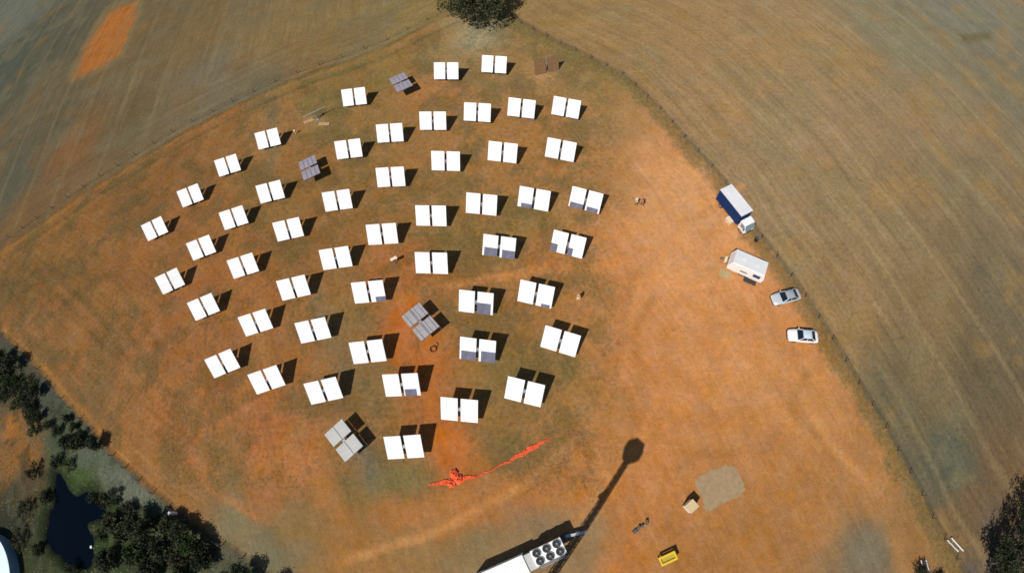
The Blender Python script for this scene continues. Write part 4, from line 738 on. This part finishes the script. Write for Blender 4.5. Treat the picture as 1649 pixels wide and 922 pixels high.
# water tank in the lower left corner
p = P(-24, 928, 2.3); wt = thing('water_tank', (p.x, p.y, 0), 0, 'round pale blue water tank cut by the lower left corner', 'tank')
MB().tube([(0, 0, -.1), (0, 0, 2.1)], 7.4, 64).build('wall', mat('tank_blue', (.16, .30, .42), .5, noise=.06), wt)
MB().tube([(0, 0, 2.1), (0, 0, 2.16), (0, 0, 2.45), (0, 0, 2.5)], [7.5, 7.5, .9, .4], 64).build('roof', mat('tank_roof', (.72, .84, .90), .45, noise=.03), wt)
MB().tube([(3.8, 0.8, 2.2), (3.8, .8, 2.5)], .5, 16).build('hatch', mat('tank_roof', (0, 0, 0)), wt)
for k in range(3): MB().tube([(7.43 * math.cos(a * .1571), 7.43 * math.sin(a * .1571), .5 + .55 * k) for a in range(41)], .035, 5, cap=False).build('hoop', m_steel, wt)
for x, y, t_ in ((284, 826, 'amid the dark trees by the lower fence'), (143, 880, 'at the right bank of the pond')):
    o = thing('white_drum', GP(x, y), 0, 'small white drum ' + t_, 'drum', 'white drums'); zz = .5 if x < 200 else 1.6
    MB().tube([(0, 0, 0), (0, 0, zz * .5), (0, 0, zz)], [.24, .27, .24], 14).build('barrel', m_wp, o); MB().tube([(0, 0, zz), (0, 0, zz + .06)], .12, 10).build('lid', m_wp, o)

# ------------------------------------------------------------------ ground cover: weeds and dry grass too many to count
def cover(name, label, n, pick, size, hgt, m, seed):
    rd = np.random.default_rng(seed); x = rd.uniform(-130, 75, n * 12); y = rd.uniform(-34, 125, n * 12); pr = pick(x, y); keep = rd.random(len(x)) < pr; x, y = x[keep][:n], y[keep][:n]; k = len(x)
    z = np.array([gz(a, b) for a, b in zip(x, y)]); V = []
    for t in range(3):
        a = rd.uniform(0, 6.283, k); s = size * rd.uniform(.5, 1.3, k); h_ = hgt * rd.uniform(.5, 1.3, k); ca_, sa_ = np.cos(a) * s, np.sin(a) * s; lx, ly = rd.normal(0, size * .5, k), rd.normal(0, size * .5, k)
        V.append(np.stack([np.stack([x - ca_, y - sa_, z], -1), np.stack([x + ca_, y + sa_, z], -1), np.stack([x + lx, y + ly, z + h_], -1)], 1))
    q = np.concatenate(V).reshape(-1, 3); nf = len(q) // 3
    me = bpy.data.meshes.new(name); me.vertices.add(len(q)); me.vertices.foreach_set('co', q.astype(np.float32).ravel()); me.loops.add(len(q)); me.loops.foreach_set('vertex_index', np.arange(len(q), dtype=np.int32)); me.polygons.add(nf); me.polygons.foreach_set('loop_start', np.arange(0, len(q), 3, dtype=np.int32)); me.update(calc_edges=True)
    me.materials.append(m); o = bpy.data.objects.new(name, me); C.objects.link(o); return tag(o, label, 'grass', kind='stuff')
def field(A):
    def f(x, y):
        i = np.clip(((y - ys[0]) / RES).astype(int), 0, ny - 1); j = np.clip(((x - xs[0]) / RES).astype(int), 0, nx - 1); return A[i, j]
    return f
wd = np.clip(sm(.48, .62, n1 * .6 + n2 * .4) * hel + verge * .9 + hel * .06, 0, 1)
cover('weeds', 'olive weeds scattered over the soil between the mirrors', 14000, field(wd), .13, .045, mat('weed_olive', alb((120, 106, 58)), .9, noise=.3, scale=.5), 1)
gg = np.clip(isSW * (.35 + .65 * sm(.45, .6, fbm(X, Y, .3, 46, 5))) * (sP < -.3), 0, 1) * 1.0
cover('rank_grass', 'rank dark grass around the pond and trees', 9000, field(gg), .20, .06, mat('grass_green', alb((104, 110, 74)), .9, noise=.4, scale=.3), 2)
